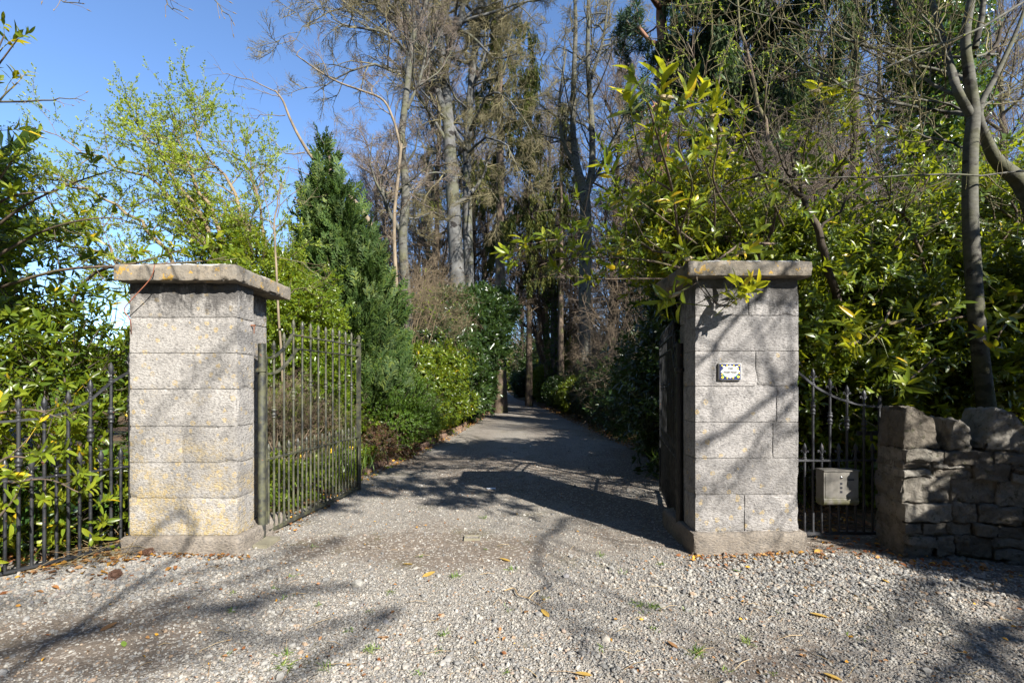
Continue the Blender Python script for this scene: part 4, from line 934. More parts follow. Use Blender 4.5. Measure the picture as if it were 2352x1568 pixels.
tag(obj('leaf_litter', [litter(900, fore, (.15, .5)), litter(5200, verge), litter(500, corner, (.5, 1.1)), litter(500, corner2), litter(420, bases, (.25, .7))], M['litter']), 'scattered small dead brown leaves over the gravel and verges', 'leaf litter', kind='stuff')
def tuft(p, n, h):
    D = r2.normal(size=(n, 3)) * [.7, .7, .2] + [0, 0, .6]; return scatter(leaf(h, .0045, 4, .3, .35), frames(D, r2), np.array(p) + r2.normal(0, .015, (n, 3)) * [1, 1, .1], r2.uniform(.5, 1.2, n))
sp = [(650, 1530), (750, 1535), (1015, 1458), (1045, 1325), (1465, 1390), (1520, 1298), (1380, 1276), (655, 1505), (850, 1492), (1500, 1395), (1110, 1190), (900, 1360), (1175, 1310), (1720, 1475), (1600, 1500)]
chg = [tuft(on_g(*p), r2.randint(16, 40), .05) for p in sp] + [tuft(on_g(r2.uniform(500, 2000), r2.uniform(1250, 1560)), 12, .03) for _ in range(30)]
tag(obj('grass_tufts', chg, M['grass']), 'small green grass tufts growing through the gravel', 'grass', kind='stuff')
tag(obj('dry_debris', [tubes(np.array([[p, p + d * .5 + [0, 0, .01], p + d] for p, d in [((lambda q: q + [0, 0, .012])(on_g(r2.uniform(300, 2350), r2.uniform(1240, 1560))), norm(r2.normal(size=3) * [1, 1, .02]) * r2.uniform(.04, .16)) for _ in range(110)] + [(np.array([r2.normal(-3.3, .18), r2.normal(3.85, .12), r2.uniform(.02, .12)]), norm(r2.normal(size=3) * [1, 1, .3]) * r2.uniform(.1, .35)) for _ in range(60)]]), np.tile([.0016, .0018, .001], (170, 1)), 3)], M['straw']), 'thin dry stalks and pine needles strewn over the gravel', 'debris', kind='stuff')
# ------------------------------------------------------------------ vegetation
def path(pts):      # [(px, py, Y, r)] -> world points, radii
    return [W(p[0], p[1], p[2]) for p in pts], [p[3] for p in pts]
def limb(tree, pts, lev=0, n=12, wob=0.0):
    P, r = path(pts); P, r = smoothpath(P, r, n)
    if wob: P[1:-1] += tree.rng.normal(0, wob, P[1:-1].shape)
    tree.add(P, r, lev)
def finish(name, label, cat, base, tree, trunk_levels, bark, k=(12, 7, 4, 3), crown=None, crown_mat=None, group=None, crown_name='twigs', extra=None):
    t = thing(name, label, cat, base, 0, group)
    obj('trunk', [(off(v, base), f) for v, f in tree.wood(trunk_levels, k)], bark, t)
    if crown: obj(crown_name, [(off(v, base), f) for v, f in crown], crown_mat, t)
    for nm, ch, mt in (extra or []): obj(nm, [(off(v, base), f) for v, f in ch], mt, t)
    return t

# ---- the two stemmed pale tree in the middle of the view
T = Tree(21); Y = 19.0
limb(T, [(1062, 960, Y, 0.39), (1057, 800, Y, 0.3276), (1052, 680, Y, 0.312), (1046, 560, Y, 0.2808), (1038, 420, Y, 0.2574), (1030, 290, Y, 0.234), (1022, 190, Y, 0.195), (1010, 90, Y, 0.156), (1000, -30, Y, 0.1326), (985, -200, Y, 0.078), (980, -330, Y, 0.0312)], 0, 30)
limb(T, [(1080, 960, Y + .5, 0.2652), (1078, 700, Y + .5, 0.2184), (1074, 500, Y + .5, 0.1872), (1074, 320, Y + .5, 0.1638), (1084, 180, Y + .5, 0.1404), (1098, 60, Y + .5, 0.1248), (1110, -60, Y + .5, 0.0936), (1130, -300, Y + .5, 0.039)], 0, 26)
limb(T, [(1030, 300, Y, 0.156), (1000, 190, Y - .3, 0.1326), (965, 120, Y - .6, 0.1092), (940, 60, Y - .8, 0.0936), (930, -10, Y - 1, 0.078), (900, -160, Y - 1.2, 0.0312)], 0, 16)
limb(T, [(1018, 180, Y, 0.1404), (1035, 100, Y, 0.1326), (1060, 40, Y - .3, 0.117), (1068, -80, Y - .3, 0.078), (1090, -250, Y, 0.0312)], 0, 14)
for pp in ([(975, 150, Y, 0.078), (930, 110, Y - 1, 0.0624), (880, 80, Y - 2, 0.0468), (820, 60, Y - 2.5, 0.0351), (760, 40, Y - 3, 0.0156)], [(1000, 200, Y, 0.0702), (920, 165, Y - 1, 0.0546), (850, 150, Y - 2, 0.039), (780, 175, Y - 2, 0.0273), (720, 215, Y - 2, 0.0117)],
           [(950, 90, Y, 0.0624), (900, 30, Y - 1, 0.0468), (850, -30, Y - 2, 0.0234)], [(1035, 420, Y, 0.0546), (1000, 400, Y - 1, 0.039), (960, 420, Y - 1.5, 0.0234), (930, 440, Y - 2, 0.0156)], [(1040, 500, Y, 0.0546), (1000, 490, Y - 1, 0.039), (950, 500, Y - 2, 0.0312), (905, 490, Y - 2, 0.0156)],
           [(1080, 300, Y, 0.0624), (1110, 235, Y - 1, 0.0468), (1140, 210, Y - 1.5, 0.0351), (1190, 250, Y - 2, 0.0234), (1230, 330, Y - 2, 0.0117)], [(1076, 350, Y, 0.0546), (1120, 320, Y - 1, 0.039), (1180, 360, Y - 2, 0.0234), (1220, 440, Y - 2, 0.0117)], [(1078, 480, Y, 0.039), (1110, 430, Y - 1, 0.0312), (1150, 470, Y - 1, 0.0156)],
           [(940, 60, Y, 0.0546), (860, 10, Y - 1, 0.039), (770, 20, Y - 2, 0.0273), (700, 60, Y - 2.5, 0.0156), (660, 110, Y - 3, 0.0078)]):
    limb(T, pp, 1, 10, .05)
T.ref = {2: 3.0, 3: 1.5}
T.grow(1, 17, .35, 4.2, .022, (35, 80), .05, .2, 7, .4, rmin=.018)
T.grow(2, 6, .15, 1.9, .02, (30, 65), .08, .25, 5, .4, rmin=.011)
T.grow(3, 4, .2, .8, .014, (30, 60), .08, .25, 4, .4, rmin=.008)
finish('twin_trunk_tree', 'tall pale barked twin trunk tree with black stains standing left of the drive middle', 'tree', W(1065, 0, 19) * [1, 1, 0], T, (0, 1), M['bark_pale'], (14, 7, 4, 3), T.wood((2, 3), (14, 7, 4, 3)) + T.twigs(2, TWIG_F, 3, .8, .1), M['twig_olive'])

# ---- drooping spruce behind it
def spruce(name, label, px, Y, top, spread, bot, seed, mat, n=34, dens=14, droopy=0.35, bark='bark_brown', r=.25, group=None, tpl=None, tsz=1.0, one=0, lean=0, start=.2):
    T = Tree(seed); H = 1.4 - (top - 880) / F_PX * Y; base = W(px, 880, Y) * [1, 1, 0]; T.trunk(H, r, (lean, 0), 16, .12); rng = T.rng
    tp, tr = T.L[0][0]; P, D = [], []
    z0 = 1.4 - (bot - 880) / F_PX * Y
    for i in range(n):
        u = (i + rng.uniform(0, 1)) / n; z = z0 + (H - z0) * u; l = spread * (1 - u) ** .75 * rng.uniform(.7, 1.15) + .3; a = rng.uniform(0, 6.28) if not one else rng.normal(one, 1.1)
        p = np.array([np.interp(z, tp[:, 2], tp[:, 0]), np.interp(z, tp[:, 2], tp[:, 1]), z]); m = 8; s = np.linspace(0, 1, m); d = np.array([math.cos(a), math.sin(a), 0])
        q = p + d * (l * s)[:, None] + np.array([0, 0, 1]) * (l * (.12 * s - droopy * s ** 1.7 + .18 * s ** 4))[:, None]; q += rng.normal(0, .03, q.shape); T.add(q, np.linspace(.012 * l + .015, .008, m), 1)
    if tpl is None:
        for u in np.linspace(0, 1, dens):
            for q, _ in T.L[1]:
                x = (.15 + .85 * u) * 6.99; k = int(x); b = q[k] + (q[k + 1] - q[k]) * (x - k); P += [b + rng.normal(0, .12, 3) * [1, 1, .4] for _ in range(3)]
        P = np.array(P); ch = []; sel = rng.randint(0, 3, len(P))
        for i, t_ in enumerate(DROOP):
            m = sel == i; a = rng.uniform(0, 6.28, m.sum()); D = np.stack([np.zeros(m.sum()), np.ones(m.sum()), np.zeros(m.sum())], 1) + rng.normal(0, .15, (m.sum(), 3)); ch.append(scatter(t_, frames(D, rng), P[m], tsz * rng.uniform(.5, 1.25, m.sum())))
    else:
        Pp, Dd = T.tip_points(1, dens, .25); Pp = Pp + rng.normal(0, .15, Pp.shape); ch = put(tpl, Pp, Dd, rng, tsz, .5, .25)
    t = thing(name, label, 'tree', base, 0, group); obj('trunk', T.wood((0, 1), (10, 5)), M[bark], t); obj('needles', ch, M[mat], t); return t
spruce('spruce_tree', 'tall drooping spruce with olive brown needles right behind the pale twin trunk tree', 1150, 23, -160, 3.7, 540, 31, 'spruce', 44, 11, .42, r=.3)
spruce('spruce_tree', 'slimmer drooping spruce between the twin trunk tree and the bare forked tree', 1215, 30, 150, 2.6, 620, 32, 'spruce', 34, 8, .5, r=.22)
spruce('spruce_tree', 'thin ragged spruce leaning over the drive behind the bare forked tree', 1290, 27, 240, 2.2, 640, 33, 'spruce', 22, 7, .5, r=.2)
spruce('conifer_tree', 'dark heavy conifer directly right of the red barked pine', 1690, 15, -330, 3.0, 330, 34, 'darkspruce', 62, 15, .3, 'bark_dark', .24)
spruce('conifer_tree', 'straight dark trunked conifer rising behind the laurel right of the grey pillar', 1968, 13, -500, 1.9, 120, 35, 'darkspruce', 22, 9, .25, 'bark_dark', .17)
spruce('conifer_tree', 'dark narrow conifer behind the cypress on the left', 985, 34, 330, 1.9, 640, 36, 'darkspruce', 24, 6, .35, 'bark_dark', .2)

# ---- red barked pine
T = Tree(41); Y = 16
limb(T, [(1515, 960, Y, .34), (1518, 600, Y, .28), (1520, 400, Y, .24), (1522, 230, Y, .22), (1524, 110, Y, .19), (1518, 20, Y, .16), (1525, -120, Y, .12), (1530, -300, Y, .04)], 0, 24)
for pp in ([(1522, 110, Y, .09), (1495, 90, Y - 1, .07), (1465, 60, Y - 1, .05), (1440, 70, Y - 1, .03)], [(1524, 160, Y, .08), (1560, 120, Y - 1, .06), (1600, 90, Y - 1, .04)], [(1520, 20, Y, .1), (1560, -10, Y - 1, .06), (1610, 10, Y - 1, .03)], [(1518, 20, Y, .1), (1480, -20, Y - 1, .07), (1440, -10, Y, .03)], [(1522, 230, Y, .04), (1500, 240, Y - 1, .03), (1470, 260, Y - 1, .02)]): limb(T, pp, 1, 8, .04)
T.ref = {2: 2.0}; T.grow(1, 16, .45, 2.6, .02, (50, 90), .05, .2, 6, .2, rmin=.015); T.grow(2, 7, .3, 1.0, .018, (30, 65), .15, .2, 4, .3, rmin=.01)
Pp, Dd = T.tip_points(2, 7, .2); Pp = Pp[Pp[:, 2] > 9.0]
Pp = Pp[:]; Dd = norm(T.rng.normal(size=Pp.shape) + [0, 0, .6])
finish('pine_tree', 'tall pine with reddish bark and dark needle clumps above the overhanging laurel', 'tree', W(1515, 0, 16) * [1, 1, 0], T, (0, 1, 2), M['bark_red'], (12, 6, 4), put(PINE, Pp, Dd, T.rng, 2.0, .5, .3), M['pine'], crown_name='needles')

# ---- bare trees seen one by one
def bare(name, label, base_px, Y, limbs, seed, bark, twig, lv=(10, 5, 4), L=(3.2, 1.5, .7), rm=(.014, .009, .006), tw=(2, 1, .7), leafy=None, group=None, up=.12, t0=.25):
    T = Tree(seed)
    for pp in limbs: limb(T, [(a, b, Y + (c[0] if c else 0), r) for a, b, r, *c in pp], 0, 6 + 3 * len(pp))
    T.ref = {2: L[0] * .8, 3: L[1] * .8}
    for i in range(3):
        if lv[i]: T.grow(i + 1, lv[i], t0 if i == 0 else .15, L[i], .02, (30, 70), up, .22, 6 - i, .4, rmin=rm[i])
    ls = [i + 1 for i in range(3) if lv[i]]; crown = T.wood(ls[1:], (10, 5, 4, 3)) + T.twigs(tw[0], TWIG_F if Y > 9 else TWIG_N, tw[1], tw[2], .15)
    ex = []
    if leafy:
        P, D = T.tip_points(ls[-1], leafy[1], .2); ex.append(('leaves', put(leafy[0], P, D, T.rng, leafy[2], .5, .3), leafy[3]))
    base = W(base_px, 0, Y) * [1, 1, 0]
    return finish(name, label, 'tree', base, T, (0, ls[0]), bark, (10, 5, 4, 3), crown, twig, group, extra=ex)
bare('bare_tree', 'bare grey tree that forks high with upswept limbs right of the drive', 1345, 21, [[(1345, 960, .3), (1343, 700, .26), (1345, 520, .25), (1342, 450, .24), (1325, 380, .16), (1316, 300, .13), (1318, 180, .11), (1322, 60, .09), (1318, -80, .05)], [(1344, 460, .18), (1360, 380, .15), (1358, 260, .12), (1350, 140, .10), (1352, 20, .08), (1350, -120, .04)], [(1345, 440, .10), (1375, 395, .08), (1400, 340, .06), (1440, 280, .04)], [(1325, 380, .10), (1295, 330, .08), (1285, 240, .06), (1300, 120, .04)], [(1358, 180, .08), (1385, 90, .06), (1400, -20, .03)]], 51, M['bark_smooth'], M['twig_olive'], (11, 5, 4), (2.8, 1.4, .7), (.016, .010, .008))
bare('bare_tree', 'slender bare tree with a crooked grey trunk just right of the blue green cypress', 930, 14, [[(940, 900, .16), (935, 700, .14), (925, 560, .13), (932, 430, .12), (922, 330, .10), (935, 200, .09), (948, 90, .08), (975, 20, .06), (990, -80, .03)], [(925, 540, .08), (890, 480, .06), (880, 440, .05), (865, 380, .03)], [(935, 250, .05), (965, 180, .04), (985, 80, .03)]], 52, M['bark_smooth'], M['twig_purple'], (9, 5, 4), (2.2, 1.1, .55), (.010, .007, .005), (2, 1, .6))
bare('dead_limbed_tree', 'bare tree with a long pale bark stripped limb reaching up and left over the cypress', 905, 13.2, [[(915, 900, 0.06324), (912, 700, 0.05481), (905, 520, 0.04638), (915, 400, 0.04216), (922, 330, 0.03794)], [(920, 340, 0.03584), (905, 280, 0.03373), (880, 230, 0.02951), (830, 208, 0.0274), (780, 190, 0.02319), (735, 165, 0.02108), (688, 132, 0.01686), (680, 126, 0.01476)]], 53, M['dead'], M['twig_brown'], (4, 4, 3), (1.3, .8, .4), (.008, .006, .005), (2, 1, .5), t0=.1)
T = Tree(54); Y = 10.6
limb(T, [(905, 900, Y, 0.0744), (890, 700, Y, 0.0682), (860, 540, Y, 0.062), (820, 470, Y, 0.0558), (770, 420, Y, 0.0465), (720, 365, Y, 0.03844), (690, 320, Y, 0.03224), (665, 270, Y, 0.02666), (650, 232, Y, 0.02232), (632, 208, Y, 0.01736)], 0, 28)
for pp in ([(632, 210, Y, 0.0124), (590, 190, Y, 0.00992), (550, 178, Y, 0.00806), (515, 165, Y, 0.0062), (490, 148, Y, 0.00372)], [(640, 222, Y, 0.0093), (600, 210, Y, 0.0062), (545, 200, Y, 0.00372)], [(655, 265, Y, 0.00992), (610, 265, Y, 0.00744), (575, 272, Y, 0.00558), (520, 250, Y, 0.0031)], [(700, 350, Y, 0.01364), (660, 355, Y, 0.01116), (600, 300, Y, 0.00744), (560, 320, Y, 0.00744), (490, 330, Y, 0.00496), (460, 320, Y, 0.00248)], [(750, 400, Y, 0.0124), (700, 400, Y, 0.00992), (650, 380, Y, 0.0062), (610, 440, Y, 0.00372)], [(640, 215, Y, 0.0062), (636, 200, Y, 0.00372)]): limb(T, pp, 1, 10, .02)
T.grow(2, 7, .2, .55, .02, (30, 70), .1, .2, 4, .3, rmin=.0035)
finish('dead_leaning_tree', 'leaning dead tree with a broken pale tip pointing left into the open sky', 'tree', W(905, 0, Y) * [1, 1, 0], T, (0, 1), M['dead'], (9, 6, 3), T.wood((2,), (9, 6, 3)), M['twig_brown'])

# ---- background wood of bare trees: five kinds, copied
protos = []
for i, (H, r, br) in enumerate([(15, .20, 'bark_brown'), (18, .26, 'bark_smooth'), (13, .15, 'bark_brown'), (16, .2, 'bark_dark')]):
    T = Tree(60 + i); T.trunk(H, r, (T.rng.uniform(-1, 1), 0), 14, .25)
    T.ref = {2: 2.4, 3: 1.2}; T.grow(1, 30, .15, 4.4, .02, (30, 70), .18, .2, 6, .5, rmin=.018); T.grow(2, 7, .15, 1.9, .018, (30, 60), .15, .25, 4, .4, rmin=.012)
    t = thing('bare_tree', '', 'tree', (0, 0, 0)); obj('trunk', T.wood((0, 1), (8, 4)), M[br], t); obj('twigs', T.wood((2,), (8, 5, 3)) + T.twigs(2, TWIG_W, 2, .95, .2), M['twig_purple' if i % 2 == 0 else 'twig_brown'], t)
    if i in (1, 3):
        n = 1500; z = T.rng.uniform(0, 1, n) * (8.5 if i == 1 else 6.5); a = T.rng.uniform(0, 6.28, n); tp = T.L[0][0][0]; rr_ = (.42 + .2 * n3(np.stack([np.cos(a), np.sin(a), z * .8], 1), 1.2, i)) * T.rng.uniform(.6, 1.1, n); D = np.stack([np.cos(a), np.sin(a), 0 * z - .2], 1)
        obj('ivy', put(SP_FAR, np.stack([np.interp(z, tp[:, 2], tp[:, 0]), np.interp(z, tp[:, 2], tp[:, 1]), z], 1) + D * rr_[:, None], D, T.rng, .8, .4, 0), M['ivy'], t)
    protos.append(t)
spots = [(705, 30, 0, 'bare purple twigged tree just left of the cypress top'), (760, 38, 1, 'tall bare tree far behind the cypress top'), (835, 27, 2, 'bare purple twigged tree behind the right shoulder of the cypress'), (880, 42, 3, None), (965, 33, 2, 'bare tree close left of the pale twin trunks'), (1020, 48, 0, None), (1120, 40, 1, None), (1165, 52, 3, 'bare tree standing over the far end of the drive'), (1200, 36, 2, None), (1245, 44, 0, None), (1275, 30, 1, None), (1320, 50, 3, None), (1400, 26, 0, 'bare tree close right of the high forking grey tree'), (1440, 38, 1, None), (1480, 24, 3, 'bare tree left of the red barked pine trunk'), (1560, 34, 2, None), (1610, 26, 1, None), (1660, 40, 0, None), (1740, 22, 1, 'bare tree between the dark heavy conifer and the straight dark trunk'), (1800, 30, 2, None), (1860, 19, 3, 'pale bare tree left of the straight dark conifer trunk'), (1930, 34, 0, None), (2030, 24, 1, 'bare tree between the dark conifer trunk and the ivy covered tree'), (2100, 34, 2, None), (2250, 26, 3, 'bare tree behind the smooth grey trunk at the right'), (2330, 20, 0, 'bare tree at the right edge of the view'), (2450, 30, 1, None), (1000, 27, 3, None), (1095, 31, 2, None), (1180, 28, 3, None), (1230, 33, 0, None), (1310, 37, 3, None), (1425, 32, 2, None), (1535, 29, 0, None), (1640, 30, 3, None), (1780, 27, 0, None), (1900, 29, 2, None), (1985, 32, 3, None), (2160, 29, 1, None), (730, 46, 0, None), (860, 34, 3, None), (660, 60, 3, None), (800, 55, 2, None), (920, 62, 1, None), (1060, 66, 0, None), (1370, 64, 2, None), (1500, 60, 1, None)]
rb = random.Random(3); used = set()
for px, Y, k, lb in spots:
    o = protos[k] if k not in used else copy_tree(protos[k]); used.add(k)
    x, y = W(px, 880, Y)[:2]; l, r = [float(q) for q in drive_c(y)]; x = x if (x < l - .6 or x > r + .6) else (l - rb.uniform(.7, 2) if x < (l + r) / 2 else r + rb.uniform(.7, 2))
    o.location = (x, y, 0); o.rotation_euler = (0, 0, rb.uniform(0, 6.28)); s = rb.uniform(.9, 1.25); 
    if px < 720: s *= .62
    o.scale = (s, s, s); tag(o, lb or 'bare tree with brown twigs in the crowded wood beyond the drive', 'tree', 'bare trees of the wood beyond the drive')

# ---- blue green cypress
rng = np.random.RandomState(71); cb = np.array([-3.05, 9.0, 0]); t = thing('cypress_tree', 'dense blue green cypress with a pointed top beside the open gate', 'tree', cb)
def cone_pts(n, c, H, Rb, z0, pw, seed, r0=.62):
    z = z0 + (H - z0) * (1 - np.sqrt(rng.uniform(0, 1, n))) ** .95; a = rng.uniform(0, 6.28, n); u = np.clip((z - z0) / (H - z0), 0, 1)
    prof = Rb * (1 - u ** pw) * np.clip(.75 + u * 3, 0, 1); cl = n3(np.stack([np.cos(a) * 2, np.sin(a) * 2, z * 1.5], 1), 1.0, seed)
    rr = prof * (1 + .38 * cl) * (r0 + (1 - r0) * rng.uniform(0, 1, n) ** .5) + .22 * (rng.uniform(0, 1, n) < .12) * rng.uniform(0, 1, n); P = np.stack([c[0] + rr * np.cos(a), c[1] + rr * np.sin(a), z], 1)
    D = np.stack([np.cos(a) * .75, np.sin(a) * .75, np.full(n, .9)], 1); return P, D
a1 = cone_pts(2600, (.0, 0), 4.4, .98, .7, 1.3, 1); a2 = cone_pts(1000, (-.5, .15), 6.0, .46, 1.2, 1.1, 2); a3 = cone_pts(900, (-.05, -.1), 5.2, .55, 1.2, 1.1, 3); a4 = cone_pts(900, (.42, -.2), 4.1, .62, .8, 1.3, 4); a5 = cone_pts(260, (-.75, 0), 5.3, .25, 2.0, 1.0, 5); a1 = tuple(np.concatenate([p, q]) for p, q in zip(a1, a5))
P = np.concatenate([a[0] for a in (a1, a2, a3, a4)]); D = np.concatenate([a[1] for a in (a1, a2, a3, a4)]); tipm = rng.uniform(0, 1, len(P)) < .25
obj('foliage', put(SPRAY, P[~tipm], D[~tipm], rng, 1.25, .28, .35), M['cypress'], t); obj('fresh_tips', put(SPRAY, P[tipm] * [1.06, 1.06, 1.0], D[tipm], rng, 1.1, .22, .45), M['cypress_tip'], t)
obj('trunk', [tube([(0, 0, -.1), (-.1, 0, 2.5), (-.4, .1, 5.8)], [.12, .08, .02], 8), tube([(0, 0, 0), (.3, -.1, 2), (.45, -.2, 3.9)], [.07, .05, .015], 6)], M['bark_brown'], t)

# ---- hedge and shrubs left of the drive
def B(px, py, Y, rx, ry, rz): return (W(px, py, Y), (rx, ry, rz))
shrub('holly_hedge', 'glossy small leaved hedge standing behind the open sunlit gate', 'hedge', (-3.7, 7.6, 0), [B(620, 720, 7.4, .8, .7, .8), B(660, 840, 7.4, .7, .6, .9), B(610, 650, 8.0, .55, .6, .45), B(780, 960, 8.0, .4, .45, .5), B(680, 920, 7.6, .7, .6, .6), B(560, 780, 7.5, .7, .7, 1.1), B(745, 880, 8.0, .45, .5, .5)], 15000, SP_HOL, 1.0, M['holly'], seed=81, ns=60, thr=-.6, clump=2.5, rough=.35, depth=.4)
shrub('ivy_clad_bush', 'leafy bush with ivy like leaves rising behind the lichened pillar cap', 'shrub', (-5.0, 8.6, 0), [B(510, 600, 8.6, .4, .5, .35), B(430, 660, 8.6, .45, .5, .3), B(545, 540, 8.8, .22, .3, .35), B(450, 500, 8.8, .16, .2, .35), B(520, 700, 8.4, .7, .8, .45)], 2600, SP_HOL, 1.2, M['holly'], seed=82, ns=30, thr=-.3, rough=.4, depth=.6)
# young hawthorn scrub with thin leafing branches
T = Tree(83); Y = 8.2
for pp in ([(560, 900, Y, .05), (520, 600, Y, .04), (455, 420, Y, .028), (410, 340, Y, .012), (400, 260, Y, .006)], [(560, 900, Y, .05), (500, 620, Y, .04), (420, 500, Y, .03), (330, 400, Y, .02), (210, 360, Y, .012), (100, 300, Y, .006)], [(600, 900, Y, .05), (590, 640, Y, .04), (540, 450, Y, .028), (470, 360, Y, .015), (445, 270, Y, .007), (458, 215, Y, .004)], [(500, 900, Y, .05), (400, 600, Y, .035), (280, 480, Y, .025), (150, 420, Y, .014), (30, 380, Y, .006)], [(480, 900, Y, .04), (330, 640, Y, .03), (150, 560, Y, .02), (0, 520, Y, .008)], [(560, 900, Y, .05), (480, 560, Y, .035), (400, 400, Y, .02), (330, 310, Y, .010), (290, 260, Y, .005)], [(640, 900, Y, .04), (610, 620, Y, .035), (600, 470, Y, .02), (560, 380, Y, .012), (500, 330, Y, .006)], [(420, 900, Y, .05), (340, 700, Y, .035), (230, 560, Y, .02), (130, 480, Y, .012), (60, 380, Y, .005)]): limb(T, pp, 0, 18, .04)
T.ref = {2: 1.2, 3: .6}; T.grow(1, 24, .2, 1.15, .012, (25, 75), .02, .16, 6, .55, rmin=.005); T.grow(2, 8, .15, .5, .012, (30, 70), .04, .18, 4, .3, rmin=.003)
P, D = T.tip_points(2, 8, .05); 
Pa, Da = T.tip_points(1, 7, .3); P = np.concatenate([P, Pa]); D = np.concatenate([D, Da])
finish('hawthorn_scrub', 'thin branched scrub in pale yellow green new leaf against the open sky at left', 'shrub', W(520, 0, Y) * [1, 1, 0], T, (0, 1), M['twig_pale'], (7, 4, 3), T.wood((2,), (7, 4, 3)), M['twig_pale'], extra=[('leaves', put(SP_HAW, P, D, T.rng, .80, .5, .3), M['haw'])])
# thin pale sapling in front of the hedge
T = Tree(84); Y = 6.6
limb(T, [(655, 1130, Y, 0.018), (652, 900, Y, 0.0168), (640, 700, Y, 0.0156), (633, 560, Y, 0.0132), (636, 470, Y, 0.0108), (650, 420, Y, 0.006), (662, 380, Y, 0.003)], 0, 24, .008)
for pp in ([(634, 540, Y, 0.0072), (610, 470, Y, 0.0054), (600, 400, Y, 0.003), (560, 350, Y, 0.0018)], [(636, 500, Y, 0.0072), (665, 450, Y, 0.0048), (690, 470, Y, 0.0036), (730, 430, Y, 0.0018)], [(634, 590, Y, 0.006), (690, 600, Y, 0.0042), (740, 640, Y, 0.0024), (765, 620, Y, 0.0012)], [(640, 690, Y, 0.006), (680, 665, Y, 0.0036), (725, 655, Y, 0.0018)], [(635, 520, Y, 0.006), (590, 500, Y, 0.0042), (560, 520, Y, 0.0018)], [(636, 480, Y, 0.006), (645, 430, Y, 0.0048), (620, 380, Y, 0.0024)]): limb(T, pp, 1, 9, .01)
T.ref = {2: .8}; T.grow(2, 8, .15, .38, .012, (25, 60), .1, .2, 4, .3, rmin=.0025)
finish('sapling', 'thin pale crooked bare sapling standing behind the sunlit gate', 'tree', W(655, 0, Y) * [1, 1, 0], T, (0, 1), M['dead'], (8, 5, 3), T.wood((2,), (8, 5, 3)), M['twig_pale'])
# tangle of bare red brown twigs low behind the gate
def twigbush(name, label, loc, blobs, n, size, tw, seed, cat='shrub', leafy=None, group=None):
    rng = np.random.RandomState(seed); bl = [(np.array(c, float) - np.array(loc), r) for c, r in blobs]; P, D = blob_points(bl, n, rng, .9, 2.0, -.8, .3, seed, zmin=.02 - loc[2]); t = thing(name, label, cat, loc, 0, group)
    obj('twigs', put(TWIG_N, P, D, rng, size, .6, .3) + [stems_for((0, 0, 0), P, 24, rng, .02)], tw, t)
    if leafy: obj('leaves', put(leafy[0], P[:leafy[1]], D[:leafy[1]], rng, leafy[2], .6, .3), leafy[3], t)
    return t
twigbush('twiggy_shrub', 'low tangle of bare reddish twigs seen through the sunlit gate', (-2.95, 6.2, 0), [((-3.0, 6.2, .95), (.45, .35, .40)), ((-2.7, 6.6, .8), (.4, .35, .35))], 260, .38, M['twig_brown'], 85, leafy=(SP_SMALL, 150, .8, M['berberis']))
shrub('azalea_bush', 'rounded low bush with fine yellow green leaves right of the sunlit gate', 'shrub', (-2.75, 8.7, 0), [B(900, 960, 8.7, .5, .45, .45), B(860, 910, 8.6, .42, .45, .40), B(950, 950, 9.2, .42, .5, .42), B(915, 890, 9.2, .4, .4, .3)], 8000, SP_SMALL, 1.0, M['azalea'], seed=86, ns=24, r0=.012, thr=-.7)
shrub('berberis_bush', 'small dark red leaved bush at the drive edge below the yellow green bush', 'shrub', (-2.65, 8.1, 0), [B(862, 1015, 8.2, .30, .28, .26), B(920, 1020, 8.9, .26, .3, .20)], 1500, SP_SMALL, .8, M['berberis'], seed=87, ns=16, r0=.01, thr=-.7)
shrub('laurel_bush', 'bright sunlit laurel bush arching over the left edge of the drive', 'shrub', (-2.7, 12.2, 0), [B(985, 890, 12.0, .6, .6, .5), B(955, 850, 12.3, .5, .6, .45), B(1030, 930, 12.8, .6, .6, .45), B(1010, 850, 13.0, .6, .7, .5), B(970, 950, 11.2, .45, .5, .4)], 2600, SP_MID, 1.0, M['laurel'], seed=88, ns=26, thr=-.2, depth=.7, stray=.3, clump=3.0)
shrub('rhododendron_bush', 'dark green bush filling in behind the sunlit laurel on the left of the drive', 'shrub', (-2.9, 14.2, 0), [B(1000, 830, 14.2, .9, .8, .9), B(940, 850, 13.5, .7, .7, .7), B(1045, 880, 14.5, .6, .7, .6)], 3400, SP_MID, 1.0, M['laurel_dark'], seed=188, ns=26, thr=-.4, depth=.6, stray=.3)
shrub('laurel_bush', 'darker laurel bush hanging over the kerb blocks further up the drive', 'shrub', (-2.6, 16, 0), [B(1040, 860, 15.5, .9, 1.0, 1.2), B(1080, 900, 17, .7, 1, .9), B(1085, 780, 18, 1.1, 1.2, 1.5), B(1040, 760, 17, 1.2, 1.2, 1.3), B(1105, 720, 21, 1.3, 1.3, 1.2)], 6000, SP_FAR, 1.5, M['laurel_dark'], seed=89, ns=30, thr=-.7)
twigbush('twiggy_shrub', 'pale twiggy bare shrub between the cypress and the dark laurel', (-3.0, 13.5, 0), [B(1000, 720, 13.5, .9, .8, 1.0), B(960, 700, 14, .7, .7, 1.1)], 190, .8, M['twig_pale'], 90, leafy=(SP_HAW, 80, .9, M['haw']))
shrub('ivy_bank', 'low ivy and dock leaves spilling over the ground behind the sunlit gate', 'ivy', (-2.9, 6.9, 0), [((-3.0, 6.4, .12), (.7, 1.4, .26)), ((-2.9, 7.6, .15), (.5, 1.0, .28)), ((-3.3, 5.4, .2), (.8, .8, .35)), ((-2.65, 9.2, .1), (.35, 1.2, .22))], 3200, SP_HOL, .95, M['holly'], seed=91, ns=0, thr=-.9)
